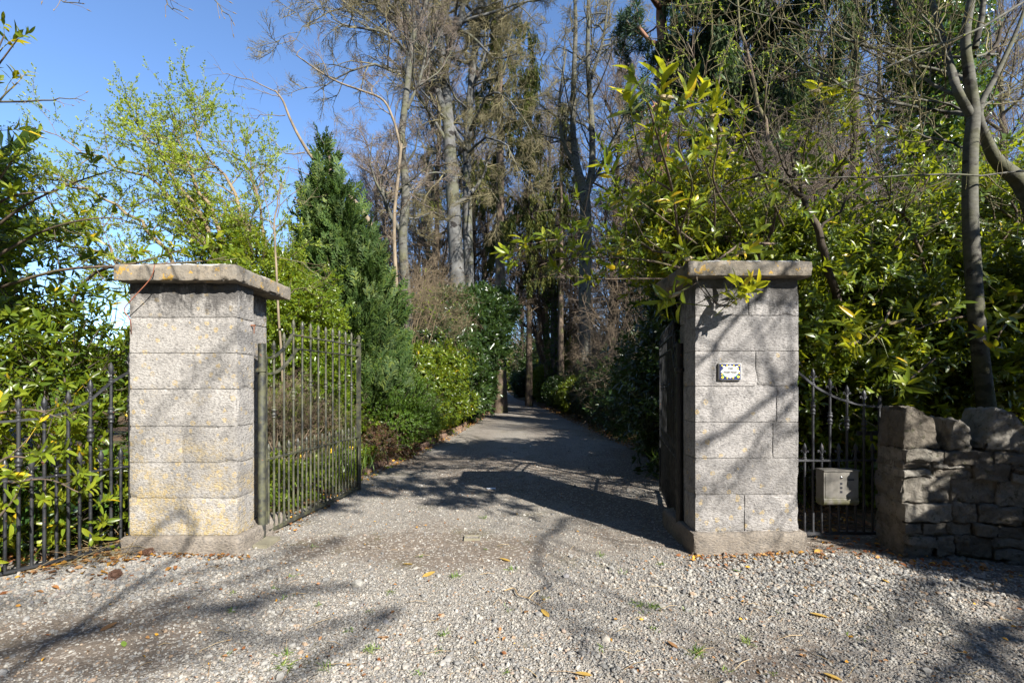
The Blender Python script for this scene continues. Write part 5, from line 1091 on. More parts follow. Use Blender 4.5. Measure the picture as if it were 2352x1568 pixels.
dt = thing('daffodils', 'few yellow daffodils in leaf behind the sunlit gate', 'flowers', (-2.7, 7.0, 0)); rr = np.random.RandomState(5)
dp = np.stack([rr.normal(0, .3, 150), rr.normal(0, .5, 150), np.full(150, .1)], 1); obj('leaves', [scatter(leaf(.42, .012, 4, .3, .1), frames(rr.normal(size=(150, 3)) * [.25, .25, .05] + [0, 0, 1], rr), dp, rr.uniform(.7, 1.1, 150))], M['grass'], dt)
petal = merge([xf(leaf(.035, .022, 3), rotz(R(60 * k))) for k in range(6)] + [lathe([(.008, 0), (.011, .02), (.009, .02), (.006, .002)], 8)]); q = np.array([(-.1, -.6, .42), (.1, .1, .46), (-.2, .3, .5), (.15, -.2, .45), (0, .7, .5), (.2, .5, .4)])
obj('flowers', [scatter(petal, frames(rr.normal(size=(6, 3)) * [.5, .1, .1] + [0, 0, .2], rr, None, (0, -1, .1)), q, np.full(6, 1.1))], M['daffodil'], dt)

# ---- far understory on both sides (dark evergreen, copied)
ub = []
for i, (mat, seed) in enumerate((('laurel_dark', 101), ('laurel', 102))):
    ub.append(shrub('understory_bush', '', 'shrub', (0, 0, 0), [((0, 0, 1.0), (1.5, 1.3, 1.2)), ((.9, .3, 1.6), (1.1, 1, 1.1)), ((-.9, .2, 1.4), (1.2, 1, 1.2)), ((0, 0, 2.2), (1.1, 1, .9))], 3600, SP_FAR, 1.5, M[mat], seed=seed, ns=20, thr=-.75))
twg = twigbush('understory_thicket', '', (0, 0, 0), [((0, 0, 1.6), (1.8, 1.5, 1.6))], 130, 1.1, M['twig_brown'], 103)
us_ = [(1380, 17, 0, .42), (1340, 20, 0, .5), (1320, 23.5, 1, .5), (1300, 27, 0, .6), (1280, 31, 0, .7), (1262, 36, 1, .8), (1240, 42, 0, .9), (1230, 49, 0, 1.0), (1200, 58, 0, 1.2), (1500, 22, 0, 1.1), (1440, 27, 0, 1.2), (1380, 33, 1, 1.4), (1180, 96, 0, 2.2), (1225, 66, 0, 1.9), (1260, 52, 0, 1.6), (1300, 46, 1, 1.5), (1340, 40, 0, 1.5), (1120, 52, 0, 1.5), (1095, 44, 0, 1.4), (1150, 84, 1, 1.9), (1290, 50, 1, .9), (1330, 32, 1, .7), (1375, 24, 1, .6), (1440, 20, 1, .6), (1300, 40, 1, .7), (1470, 16, 1, .55), (1080, 30, 0, 1.1), (1050, 26, 1, 1.2), (1110, 40, 0, 1.0), (1110, 62, 0, 1.2), (1172, 98, 0, 2.6), (1120, 97, 1, 3.0), (1235, 97, 0, 3.0), (1100, 78, 1, 1.6), (940, 22, 0, 1.3), (880, 20, 0, 1.2), (820, 18, 1, 1.3), (1250, 62, 0, 1.5), (1360, 44, 1, 1.6), (1440, 34, 0, 1.5), (1520, 26, 0, 1.4), (1000, 44, 0, 1.8), (900, 42, 1, 1.8), (780, 34, 0, 1.6), (1480, 18, 0, 1.0), (1300, 75, 0, 2.0), (1420, 60, 0, 2.0), (980, 70, 0, 2.2)]
fst = [True, True]
for px, Y, k, s in us_:
    o = ub[k] if fst[k] else copy_tree(ub[k]); fst[k] = False; x, y = W(px, 880, Y)[:2]; l, r = [float(q) for q in drive_c(y)]; hw = 1.75 * s; x = (max(x, r + hw) if px > 1172 else min(x, l - hw)) if y < 85 else x; o.location = (x, y, 0); o.rotation_euler = (0, 0, rb.uniform(0, 6.28)); o.scale = (s, s, s * rb.uniform(.9, 1.1)); tag(o, ('dark evergreen bush in the shady growth beside the far drive', 'lighter green evergreen bush in the growth beside the far drive')[k], 'shrub', ('dark evergreen bushes beside the far drive', 'lighter evergreen bushes beside the far drive')[k])
f = True
for px, Y, s in [(1380, 16, .8), (1420, 19, 1.0), (980, 19, 1.2), (1100, 27, 1.3), (900, 16, 1.2), (1400, 27, 1.3), (1300, 40, 1.5), (1020, 30, 1.7), (1500, 13, .9)]:
    if px < 1176 and Y < 0: continue
    o = twg if f else copy_tree(twg); f = False; x, y = W(px, 880, Y)[:2]; l, r = drive_c(y); x = max(x, float(r) + .9) if px > 1180 else min(x, float(l) - .9)
    o.location = (x, y, 0); o.rotation_euler = (0, 0, rb.uniform(0, 6)); o.scale = (s, s, s * 1.25); tag(o, 'leafless brown thicket of fine twigs beside the far drive', 'shrub', 'leafless thickets beside the far drive')

# ---- left: near laurel behind the railing
def nearshoots(paths, seed, tip=1.0, every=.16, r=.006, tpls=None):
    """shoots along hand-placed branches: returns wood chunk, leaf chunks, tips"""
    rng = np.random.RandomState(seed); wood, P, D = [], [], []
    for pts in paths:
        q, rd = path(pts); q, rd = smoothpath(q, rd, 14); wood.append(tube(q, rd, 6)); L = np.linalg.norm(np.diff(q, axis=0), axis=1).sum(); n = max(1, int(L / every))
        P.append(q[-1]); D.append(norm(q[-1] - q[-3]))
        for i in range(n):
            u = .3 + .65 * i / n; x = u * 13; k = min(int(x), 12); b = q[k] + (q[k + 1] - q[k]) * (x - k); t_ = norm(q[k + 1] - q[k]); sd = norm(np.cross(t_, rng.normal(size=3)) + [0, 0, .5]); d = norm(t_ * .7 + sd * .8); e = b + d * rng.uniform(.06, .18)
            wood.append(tube([b, (b + e) / 2 + [0, 0, -.01], e], [.004, .0035, .003], 4)); P.append(e); D.append(d)
    return wood, np.array(P), np.array(D), rng
def near_part(parent, loc, paths, seed, size, lm, every=.16, flowers=0, bark=None, up=.25):
    wd, P, D, rng = nearshoots(paths, seed, every=every)
    obj('overhanging_branches', [(off(v, loc), f) for v, f in wd], bark or M['bark_brown'], parent)
    obj('overhanging_leaves', [(off(v, loc), f) for v, f in put(SP_BIG, P, D, rng, size, .25, up)], lm, parent)
    if flowers:
        sel = rng.choice(len(P), min(flowers, len(P)), replace=False); sp_ = lathe([(.004, 0), (.010, .01), (.012, .03), (.009, .055), (.0, .07)], 7); sp_ = (sp_[0] * 1.3 * (1 + .2 * (np.arange(len(sp_[0])) % 2))[:, None], sp_[1])
        for k in sel: obj('flower_spike', [(off(v, loc), f) for v, f in [scatter(sp_, frames(D[k:k + 1] * .4 + [0, 0, 1], rng), P[k:k + 1] + D[k:k + 1] * .10, np.ones(1))]], M['flower'], parent, smooth=False)
LL = (-4.4, 4.7, 0)
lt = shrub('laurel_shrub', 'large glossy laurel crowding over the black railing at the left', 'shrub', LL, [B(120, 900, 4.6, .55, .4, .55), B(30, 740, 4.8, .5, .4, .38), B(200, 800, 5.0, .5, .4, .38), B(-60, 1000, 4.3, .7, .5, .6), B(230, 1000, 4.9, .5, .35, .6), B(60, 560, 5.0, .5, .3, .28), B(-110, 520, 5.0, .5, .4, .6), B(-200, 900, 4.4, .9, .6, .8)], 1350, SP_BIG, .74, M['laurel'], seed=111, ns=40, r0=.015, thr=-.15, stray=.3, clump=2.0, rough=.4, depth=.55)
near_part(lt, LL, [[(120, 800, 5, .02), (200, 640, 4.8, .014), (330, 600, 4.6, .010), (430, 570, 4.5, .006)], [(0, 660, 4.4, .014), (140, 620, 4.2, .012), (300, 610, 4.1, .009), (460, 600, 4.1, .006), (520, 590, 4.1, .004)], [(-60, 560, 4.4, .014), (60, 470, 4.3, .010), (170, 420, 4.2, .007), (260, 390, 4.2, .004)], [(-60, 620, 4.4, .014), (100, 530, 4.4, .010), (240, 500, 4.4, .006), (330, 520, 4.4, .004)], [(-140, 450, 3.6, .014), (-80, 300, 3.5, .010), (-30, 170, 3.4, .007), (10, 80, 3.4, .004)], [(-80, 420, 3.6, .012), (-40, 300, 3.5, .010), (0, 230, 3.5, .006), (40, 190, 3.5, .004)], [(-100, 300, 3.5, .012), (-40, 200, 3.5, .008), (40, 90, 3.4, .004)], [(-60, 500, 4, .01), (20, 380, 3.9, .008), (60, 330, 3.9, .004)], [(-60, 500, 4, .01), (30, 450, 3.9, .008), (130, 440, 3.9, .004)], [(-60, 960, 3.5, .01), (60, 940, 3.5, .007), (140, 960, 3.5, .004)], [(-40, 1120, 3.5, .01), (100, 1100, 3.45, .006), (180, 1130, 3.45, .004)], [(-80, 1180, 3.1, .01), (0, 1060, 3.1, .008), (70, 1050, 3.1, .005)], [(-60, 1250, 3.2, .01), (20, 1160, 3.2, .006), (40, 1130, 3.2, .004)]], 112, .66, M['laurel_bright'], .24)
shrub('ivy_patch', 'ivy and low laurel shoots growing up through the foot of the black railing', 'ivy', (-3.55, 4.1, 0), [((-3.95, 4.1, .25), (.42, .5, .35)), ((-4.2, 3.8, .25), (.35, .4, .35)), ((-3.6, 4.6, .3), (.25, .3, .35)), ((-4.5, 3.4, .2), (.35, .4, .35))], 900, SP_HOL, 1.3, M['ivy'], seed=113, stray=.1, strayd=.15, ns=14, r0=.006, thr=-.8)
shrub('laurel_shoots', 'fresh bright laurel shoots low between the railing bars', 'shrub', (-3.7, 4.0, 0), [((-3.7, 4.15, .38), (.35, .3, .33)), ((-4.0, 3.85, .4), (.3, .35, .33)), ((-3.75, 3.85, .7), (.3, .35, .45)), ((-4.1, 3.6, .8), (.3, .35, .5)), ((-3.45, 3.95, .35), (.14, .25, .3)), ((-3.85, 3.45, .4), (.15, .25, .35))], 280, SP_BIG, .7, M['laurel_bright'], seed=114, ns=16, r0=.005, thr=-.9)
shrub('field_hedge', 'distant sunlit hedge seen through the gaps of the left laurel', 'hedge', (-20, 22, 0), [((-20 + 3.2 * i, 22 + (i % 2), 1.2), (2.2, 1.4, 1.5)) for i in range(5)], 5000, SP_FAR, 2.2, M['azalea'], seed=115, ns=0, thr=-.9)

# ---- right: laurel mass behind the wall and along the drive
RL = (4.2, 6.2, 0)
rt = shrub('laurel_thicket', 'huge glossy laurel thicket filling the ground behind the grey pillar and rubble wall', 'shrub', RL, [B(1960, 700, 6.0, .9, .7, .8), B(2150, 720, 6.0, .9, .7, .9), B(2330, 680, 6.0, .8, .7, .9), B(1850, 760, 5.9, .7, .6, .8), B(1780, 620, 6.4, .7, .7, .5), B(2050, 850, 5.7, .8, .5, .6), B(2250, 870, 5.8, .8, .5, .6), B(1680, 600, 6.6, .6, .6, .5), B(2080, 560, 6.6, .8, .7, .45), B(2280, 520, 6.6, .8, .7, .5), B(1900, 560, 6.8, .6, .6, .35), B(1900, 960, 5.6, .7, .5, .7), B(2000, 1050, 5.8, .8, .5, .8), B(2420, 720, 5.8, .9, .7, 1.3)], 15000, SP_MID, .84, M['laurel'], seed=121, ns=90, r0=.03, thr=-.28, clump=2.4, rough=.5, depth=.75, stray=.3, strayd=.55, bases=[(0, 0, 0), (1.6, -.6, 0), (-1.3, .8, 0)])
shrub('laurel_thicket', 'shaded laurel thicket crowding the right edge of the drive behind the dark gate', 'shrub', (3.6, 9.0, 0), [B(1530, 850, 8.0, .6, .8, .9), B(1570, 680, 7.6, .5, .6, .6), B(1500, 900, 10.0, .6, .9, .6), B(1450, 930, 12.0, .6, 1.0, .5), B(1560, 960, 7.0, .45, .6, .7), B(1530, 980, 9.2, .45, 1, .45), B(1600, 780, 7.0, .6, .6, 1.2), B(1400, 910, 14, .6, .9, .6)], 6500, SP_MID, .9, M['laurel_dark'], seed=122, stray=.4, ns=60, r0=.03, thr=-.35, clump=1.8, rough=.4, depth=.5, bases=[(0, 0, 0), (-.3, 1.5, 0), (.2, -1.4, 0)])
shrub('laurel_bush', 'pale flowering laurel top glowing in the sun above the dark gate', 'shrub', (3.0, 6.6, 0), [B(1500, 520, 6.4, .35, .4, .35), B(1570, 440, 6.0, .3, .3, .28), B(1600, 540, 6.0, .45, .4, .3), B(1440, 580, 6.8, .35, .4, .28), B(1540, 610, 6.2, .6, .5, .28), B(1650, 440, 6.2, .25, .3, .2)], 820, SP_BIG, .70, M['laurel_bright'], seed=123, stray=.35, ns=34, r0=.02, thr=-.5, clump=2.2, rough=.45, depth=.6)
near_part(rt, RL, [[(1640, 640, 5.4, .014), (1500, 600, 5.0, .011), (1360, 590, 4.8, .008), (1230, 600, 4.7, .005), (1190, 590, 4.7, .003)], [(1600, 640, 5.2, .01), (1480, 640, 4.9, .008), (1360, 640, 4.8, .006), (1300, 630, 4.8, .003)],
    [(1700, 560, 4.6, .012), (1640, 600, 4.1, .009), (1590, 600, 3.9, .006)], [(1620, 610, 4.1, .006), (1600, 640, 3.85, .005), (1625, 680, 3.72, .004), (1655, 700, 3.70, .003), (1690, 690, 3.68, .002)], [(1700, 520, 5, .014), (1640, 420, 4.6, .010), (1650, 330, 4.4, .006), (1640, 290, 4.3, .003)], [(1800, 520, 5, .014), (1740, 380, 4.7, .010), (1700, 300, 4.5, .006), (1680, 270, 4.5, .003)], [(1840, 420, 5, .012), (1850, 330, 4.8, .008), (1870, 270, 4.6, .005), (1880, 230, 4.6, .003)], [(1900, 420, 5, .012), (1960, 330, 4.6, .008), (1950, 250, 4.5, .005)], [(2050, 700, 5, .012), (2020, 760, 4.4, .008), (1990, 790, 4.2, .005)], [(2150, 820, 5, .012), (2080, 880, 4.5, .008), (2070, 900, 4.3, .005)], [(2250, 720, 5, .012), (2150, 740, 4.5, .008), (2100, 760, 4.3, .005)], [(2352, 700, 4.6, .012), (2300, 760, 4.3, .008), (2290, 790, 4.2, .005)], [(1960, 950, 5, .01), (2030, 990, 4.7, .006)], [(1780, 560, 5, .014), (1700, 560, 4.6, .010), (1690, 590, 4.4, .006)]], 124, .92, M['laurel_bright'], .21, 26)
near_part(rt, RL, [[(1615, 655, 3.8, .005), (1640, 690, 3.72, .004), (1665, 705, 3.70, .003)], [(1600, 640, 5.2, .018), (1560, 540, 4.6, .014), (1545, 440, 4.1, .011), (1515, 330, 3.6, .008), (1488, 235, 3.3, .006)], [(1560, 540, 4.6, .012), (1590, 430, 4.2, .009), (1560, 340, 3.8, .007), (1562, 285, 3.6, .005)], [(1545, 440, 4.2, .010), (1480, 390, 3.9, .007), (1455, 290, 3.7, .005)], [(1600, 560, 4.8, .010), (1480, 470, 4.4, .007), (1420, 430, 4.2, .005)], [(1640, 560, 4.8, .010), (1640, 440, 4.4, .007), (1600, 330, 4.1, .005)]], 127, 1.2, M['laurel_bright'], .30, 6, up=.6)
T = Tree(125); limb(T, [(1990, 1000, 6, .06), (1950, 800, 5.6, .05), (1905, 620, 5.1, .04), (1880, 540, 5, .035), (1850, 460, 5, .028), (1815, 425, 5, .02)], 0, 18, .015)
for pp in ([(1815, 425, 5, .018), (1740, 400, 5, .012), (1650, 440, 5, .008), (1560, 500, 5, .004)], [(1850, 460, 5, .015), (1800, 380, 5, .01), (1770, 300, 5, .005)], [(1820, 425, 5, .015), (1830, 340, 5, .01), (1880, 250, 5, .005)], [(1880, 540, 5, .015), (1960, 440, 5, .01), (2060, 380, 5, .005)]): limb(T, pp, 1, 9, .02)
TU = Tree(126)
for pp in ([(1700, 800, 6.2, .03), (1690, 600, 6.0, .022), (1640, 460, 5.8, .014), (1600, 360, 5.7, .006)], [(1850, 800, 6.2, .03), (1860, 560, 6, .022), (1930, 420, 5.8, .014), (1990, 330, 5.7, .006)], [(2000, 800, 6, .03), (2040, 600, 5.8, .022), (2090, 470, 5.6, .014), (2150, 400, 5.5, .006)], [(2150, 800, 5.8, .03), (2120, 600, 5.6, .022), (2060, 480, 5.4, .014), (1970, 450, 5.3, .006)], [(2250, 800, 5.6, .03), (2290, 620, 5.6, .022), (2330, 500, 5.5, .014), (2340, 420, 5.5, .006)], [(1560, 700, 6.6, .03), (1530, 540, 6.4, .02), (1480, 440, 6.3, .012), (1440, 380, 6.3, .005)], [(1780, 800, 5.8, .03), (1760, 600, 5.4, .02), (1790, 480, 5.2, .012), (1850, 380, 5.1, .005)], [(1620, 800, 6, .03), (1560, 620, 5.6, .02), (1470, 560, 5.4, .012), (1380, 540, 5.4, .005)], [(2400, 800, 5.6, .03), (2380, 600, 5.6, .02), (2300, 470, 5.6, .012), (2230, 420, 5.6, .005)]): limb(TU, pp, 0, 14, .03)
TU.ref = {2: .8}; TU.grow(1, 12, .25, .8, .012, (25, 65), .08, .16, 6, .3, rmin=.004); TU.grow(2, 4, .3, .4, .012, (25, 60), .08, .16, 4, .3, rmin=.003)
Pu, Du = TU.tip_points(2, 1, .8); Pu2, Du2 = TU.tip_points(1, 1, .9); mk_ = TU.rng.uniform(0, 1, len(Pu)) < .55; Pu, Du = Pu[mk_], Du[mk_]; Pu = np.concatenate([Pu, Pu2]); Du = np.concatenate([Du, Du2])
obj('upper_branches', [(off(v, RL), f) for v, f in TU.wood((0, 1, 2), (7, 5, 3))], M['bark_brown'], rt); obj('upper_leaves', [(off(v, RL), f) for v, f in put(SP_MID, Pu, Du, TU.rng, .85, .35, .25)], M['laurel'], rt)
obj('main_stem', [(off(v, RL), f) for v, f in T.wood((0, 1), (8, 6))], M['bark_dark'], rt)

# ---- smooth barked bare tree over the wall at right
T = Tree(131); Y = 4.75
limb(T, [(2275, 1000, 4.8, 0.0884), (2262, 900, 4.8, 0.0714), (2245, 750, Y, 0.068), (2234, 600, Y, 0.06596), (2228, 470, Y, 0.06324), (2230, 340, Y, 0.05984), (2236, 260, Y, 0.0544), (2226, 170, Y, 0.04624), (2218, 80, Y, 0.03944), (2240, -60, Y, 0.0306), (2250, -250, Y, 0.0136)], 0, 34)
limb(T, [(2230, 265, Y, 0.0408), (2200, 210, Y, 0.0374), (2180, 140, Y + .1, 0.03264), (2160, 70, Y + .2, 0.02924), (2135, -30, Y + .3, 0.0238), (2120, -200, Y + .3, 0.0102)], 0, 16)
limb(T, [(2420, 640, 5.0, 0.0952), (2380, 500, 5.0, 0.085), (2345, 420, 5.0, 0.0748), (2290, 370, 4.9, 0.0578), (2262, 310, 4.8, 0.0408), (2250, 250, 4.8, 0.0306), (2290, 170, 4.8, 0.0238), (2340, 60, 4.8, 0.017), (2380, -60, 4.8, 0.0068)], 0, 26)
limb(T, [(2240, 110, Y, 0.0272), (2255, 40, Y, 0.02448), (2265, -40, Y, 0.0204), (2300, -200, Y, 0.00816)], 0, 10)
for pp in ([(2228, 265, Y, 0.0238), (2160, 258, 5.1, 0.01904), (2060, 240, 4.8, 0.01496), (1960, 205, 4.5, 0.01156), (1870, 160, 4.3, 0.00816), (1800, 95, 4.1, 0.00544), (1760, 10, 4.0, 0.00272)], [(2225, 185, Y, 0.02584), (2140, 160, 5.2, 0.0204), (2040, 125, 5.0, 0.01632), (1930, 85, 4.8, 0.01156), (1820, 55, 4.6, 0.00748), (1700, 10, 4.5, 0.00408), (1620, -30, 4.4, 0.00204)], [(2234, 262, Y, 0.01496), (2180, 240, 5, 0.01224), (2080, 225, 4.8, 0.00816), (1990, 235, 4.6, 0.00544), (1890, 300, 4.4, 0.00272)], [(2236, 130, Y, 0.0136), (2160, 130, 5, 0.01088), (2030, 100, 4.8, 0.00748), (1970, 20, 4.7, 0.00544), (1960, -60, 4.6, 0.00272)],
           [(2380, -10, 4.6, 0.01224), (2260, 60, 4.4, 0.0102), (2130, 110, 4.3, 0.00816), (2000, 170, 4.2, 0.00612), (1880, 200, 4.2, 0.00272)], [(2420, 390, 4.8, 0.01088), (2280, 395, 4.6, 0.00884), (2120, 402, 4.5, 0.00748), (1960, 408, 4.4, 0.00544), (1840, 412, 4.4, 0.00408), (1740, 405, 4.4, 0.00204)], [(2228, 345, Y, 0.0136), (2180, 330, 5, 0.01088), (2080, 300, 4.8, 0.00748), (1960, 290, 4.6, 0.00408), (1880, 330, 4.5, 0.00204)], [(2240, 130, Y, 0.0136), (2290, 130, 5.1, 0.01088), (2270, 240, 5, 0.0068)], [(2236, 262, Y, 0.0136), (2300, 215, 5.1, 0.00952), (2390, 160, 5, 0.00544)], [(2230, 470, 5.2, 0.00816), (2215, 450, 5, 0.00544), (2225, 520, 4.9, 0.00272)], [(2180, 140, 4.8, 0.0136), (2140, 60, 4.8, 0.0102), (2060, -20, 5.3, 0.00544)], [(2236, 240, Y, 0.0204), (2140, 190, 5.0, 0.0136), (2000, 120, 5.8, 0.00952), (1880, 20, 6.0, 0.00544)]): limb(T, pp, 1, 14, 0.00816)
T.ref = {2: 1.2, 3: .6}; T.grow(2, 9, .2, .95, .010, (25, 60), .08, .16, 6, .4, rmin=.0035); T.grow(3, 5, .2, .42, .01, (25, 60), .1, .18, 4, .3, rmin=.002)
P, D = T.tip_points(3, 2, .7)
finish('smooth_barked_tree', 'smooth grey barked bare tree with long sweeping side branches behind the rubble wall', 'tree', (5.2, 4.8, 0), T, (0, 1), M['bark_smooth'], (14, 7, 4, 3), T.wood((2, 3), (14, 7, 4, 3)), M['twig_olive'], extra=[('buds', put([leaf2(.02, .008)], P, D, T.rng, 1.0, .2, .1), M['haw'])])
# ---- ivy covered trunk behind it
T = Tree(132); Y = 9.0; limb(T, [(2165, 1000, Y, .26), (2160, 700, Y, .22), (2155, 400, Y, .20), (2150, 150, Y, .17), (2140, -100, Y, .12), (2130, -400, Y, .04)], 0, 20)
for pp in ([(2155, 300, Y, .08), (2240, 180, Y, .06), (2300, 60, Y, .03)], [(2150, 200, Y, .07), (2080, 80, Y, .05), (2040, -60, Y, .02)]): limb(T, pp, 1, 8, .05)
b0 = W(2160, 0, Y) * [1, 1, 0]; rng = T.rng; n = 9000; z = rng.uniform(0, 1, n) ** .85 * 9.5; ctr = np.stack([np.interp(z, T.L[0][0][0][:, 2], T.L[0][0][0][:, 0]), np.full(n, Y), z], 1); a = rng.uniform(0, 6.28, n)
rad = (.62 + .28 * n3(np.stack([np.cos(a), np.sin(a), z * .9], 1), 1.3, 7)) * rng.uniform(.6, 1.05, n); P = ctr + np.stack([np.cos(a) * rad, np.sin(a) * rad, 0 * z], 1); D = np.stack([np.cos(a), np.sin(a), -.2 + 0 * z], 1)
IV = [sprig(6, .075, .06, .10, 2, s, (40, 90), 0) for s in (31, 32)]
T.ref = {2: 2}; T.grow(1, 10, .35, 2.4, .02, (35, 75), .15, .2, 6, .4, rmin=.014); T.grow(2, 7, .2, 1.2, .015, (30, 60), .15, .2, 4, .4, rmin=.008)
finish('ivy_covered_tree', 'tall trunk thickly wrapped in dark ivy behind the smooth grey tree', 'tree', b0, T, (0, 1), M['bark_dark'], (10, 6, 4), T.wood((2,), (10, 6, 4)) + T.twigs(2, TWIG, 1, .6), M['twig_olive'], extra=[('ivy', put(IV, P, D, rng, 1.0, .4, 0), M['ivy'])])
# leafing larch / hawthorn above the laurel in the middle right
T = Tree(133); Y = 10.5
for pp in ([(1800, 900, Y, .09), (1790, 500, Y, .07), (1760, 300, Y, .05), (1720, 120, Y, .035), (1690, -60, Y, .015)], [(1800, 800, Y, .07), (1830, 450, Y, .05), (1880, 240, Y, .035), (1890, 60, Y, .02), (1900, -60, Y, .01)], [(1795, 700, Y, .05), (1700, 400, Y, .04), (1620, 240, Y, .025), (1580, 100, Y, .012)]): limb(T, pp, 0, 18, .04)
T.ref = {2: 1.4, 3: .7}; T.grow(1, 16, .3, 2.0, .012, (30, 65), .1, .2, 6, .4, rmin=.009); T.grow(2, 6, .2, .9, .012, (30, 65), .1, .2, 4, .3, rmin=.006)
P, D = T.tip_points(2, 2, .5)
finish('leafing_tree', 'thin tree breaking into bright green leaf above the laurel right of the grey pillar', 'tree', W(1800, 0, Y) * [1, 1, 0], T, (0, 1), M['bark_brown'], (8, 5, 3), T.wood((2,), (8, 5, 3)), M['twig_olive'], extra=[('leaves', put(SP_HAW, P, D, T.rng, .8, .5, .3), M['haw'])])
twigbush('twiggy_shrub', 'brown leafless tangle above the laurel thicket near the ivy covered tree', W(2000, 880, 8.5) * [1, 1, 0], [B(2000, 470, 8.5, 1.4, .8, .9), B(1800, 430, 9, 1.0, .8, .8)], 300, .8, M['twig_purple'], 134)

# ---- trees just outside the frame whose shadows and branch tips reach into it
T = Tree(141); T.trunk(11, .16, (-.6, .4), 14, .15, (8.3, -1.3, 0))
for pts, r0 in (([(8.1, -1.2, 7.2), (6.6, -.7, 6.6), (5.2, -.1, 5.6), (4.2, .5, 4.5), (3.7, .8, 3.8)], .035), ([(8.1, -1.2, 6.0), (6.8, -1.5, 6.0), (5.4, -1.7, 5.3), (4.2, -1.7, 4.3), (3.4, -1.6, 3.3)], .035), ([(8.1, -1.2, 5.0), (7.0, -.4, 5.0), (6.0, .1, 4.4), (5.0, .7, 3.4), (4.6, 1.0, 2.8)], .03), ([(8.0, -1.1, 8.2), (6.4, -1.3, 8.3), (4.8, -1.6, 7.6), (3.2, -1.4, 6.4), (2.2, -1.0, 5.4)], .04), ([(8.0, -1.0, 8.8), (6.6, .1, 8.6), (5.0, .9, 7.6), (3.8, 1.4, 6.2), (3.0, 1.7, 5.2)], .04), ([(8.1, -1.2, 4.4), (7.0, -1.9, 4.4), (5.8, -2.6, 3.8), (4.8, -3.0, 3.0)], .028), ([(8.1, -1.2, 5.6), (6.6, -.4, 6.0), (5.0, .3, 5.7), (3.6, .9, 5.0), (2.6, 1.5, 4.5)], .035), ([(8.1, -1.2, 6.8), (6.4, .2, 7.0), (4.8, 1.6, 6.5), (3.4, 2.6, 5.6), (2.6, 2.9, 5.0)], .03), ([(8.1, -1.2, 6.4), (6.0, -.4, 6.6), (4.4, .4, 6.2), (3.0, 1.0, 5.6), (2.0, 1.6, 5.0)], .03), ([(8.1, -1.2, 7.4), (6.6, .6, 8.0), (5.0, 1.6, 7.6), (3.6, 2.2, 7.0)], .03), ([(8.1, -1.2, 5.8), (6.6, 0, 6.0), (5.0, 1.2, 5.5), (4.0, 2.0, 4.8), (3.1, 2.5, 4.5)], .03), ([(8.1, -1.2, 6.2), (6.2, -1.2, 6.8), (4.6, -.9, 6.4), (3.4, -.4, 5.8), (2.4, .2, 5.2)], .035), ([(8.0, -1.1, 9.5), (6.0, -2.4, 9.6), (4.2, -3.6, 8.6), (2.6, -4.4, 7.2)], .04), ([(8.1, -1.2, 6.6), (7.0, -.9, 6.2), (5.9, -.8, 5.2), (5.1, -.6, 4.1)], .028)):
    P, r = smoothpath(pts, np.linspace(r0, .008, len(pts)), 16); P[1:-1] += T.rng.normal(0, .04, P[1:-1].shape); T.add(P, r, 1)
T.ref = {2: 2.6, 3: 1.2}; T.grow(2, 13, .12, 1.35, .012, (25, 65), -.03, .16, 6, .3, rmin=.005); T.grow(3, 5, .2, .6, .012, (30, 60), .0, .2, 4, .4, rmin=.003); T.grow(1, 8, .6, 3.2, .018, (45, 80), .08, .15, 8, .45, rmin=.014)
Pq, Dq = T.tip_points(3, 3, .3); gx_ = Pq[:, 0] - .93 * Pq[:, 2]; gy_ = Pq[:, 1] + 1.23 * Pq[:, 2]; mq = ((gx_ < 1.35 - .93 * (gy_ - 4) / 1.23) | (gy_ > 7.7)) & (gx_ > -2.3) & (gx_ < 0.2) & (gy_ > 5.1) & (gy_ < 7.3) & (Pq[:, 2] < 6.2) & (n3(Pq, 1.1, 3) > -.5); Pq, Dq = Pq[mq], Dq[mq]
finish('roadside_tree', 'roadside tree standing out of view to the right of the camera', 'tree', (8.3, -1.3, 0), T, (0, 1), M['bark_smooth'], (10, 6, 4, 3), T.wood((2, 3), (10, 6, 4, 3)), M['twig_olive'], extra=[('leaves', put(SP_MID, Pq, Dq, T.rng, 1.05, .4, .2), M['laurel'])])
T = Tree(142); T.trunk(12, .2, (1.2, .8), 14, .15, (1.6, -6.6, 0))
T.ref = {2: 2.8, 3: 1.2}; T.grow(1, 3, .6, 2.0, .02, (45, 80), .08, .15, 8, .4, rmin=.02)
def gp(px, py, H):
    Y_ = 1.4 * F_PX / (py - 880); return np.array([(px - 1176) / F_PX * Y_ + S[0] / S[2] * H, Y_ + S[1] / S[2] * H, H])
for H, pp, r0 in ((7.2, [(760, 1250), (520, 1300), (260, 1350), (-60, 1400)], .02), (7.6, [(760, 1340), (600, 1385), (330, 1440), (0, 1490)], .028), (6.3, [(900, 1420), (600, 1460), (320, 1510), (60, 1560)], .024), (4.8, [(400, 1270), (240, 1290), (60, 1330)], .022), (5.5, [(2330, 1380), (2050, 1430), (1850, 1500), (1600, 1540)], .03), (5.0, [(2300, 1480), (2150, 1520), (1950, 1560)], .024)):
    q = [np.array([1.6 + .12 * H * .6, -6.5, H * .85])] + [gp(a, b, H + .25 * j) for j, (a, b) in enumerate(pp)]; P, r = smoothpath(q, np.linspace(r0 * 1.3, .006, len(q)), 18); P[2:-1] += T.rng.normal(0, .05, P[2:-1].shape); T.add(P, r, 1); T.grow(2, 5, .35, .8, .010, (30, 60), .04, .2, 5, .4, rmin=.005); T.grow(3, 2, .3, .4, .012, (30, 60), .04, .2, 4, .4, rmin=.003)
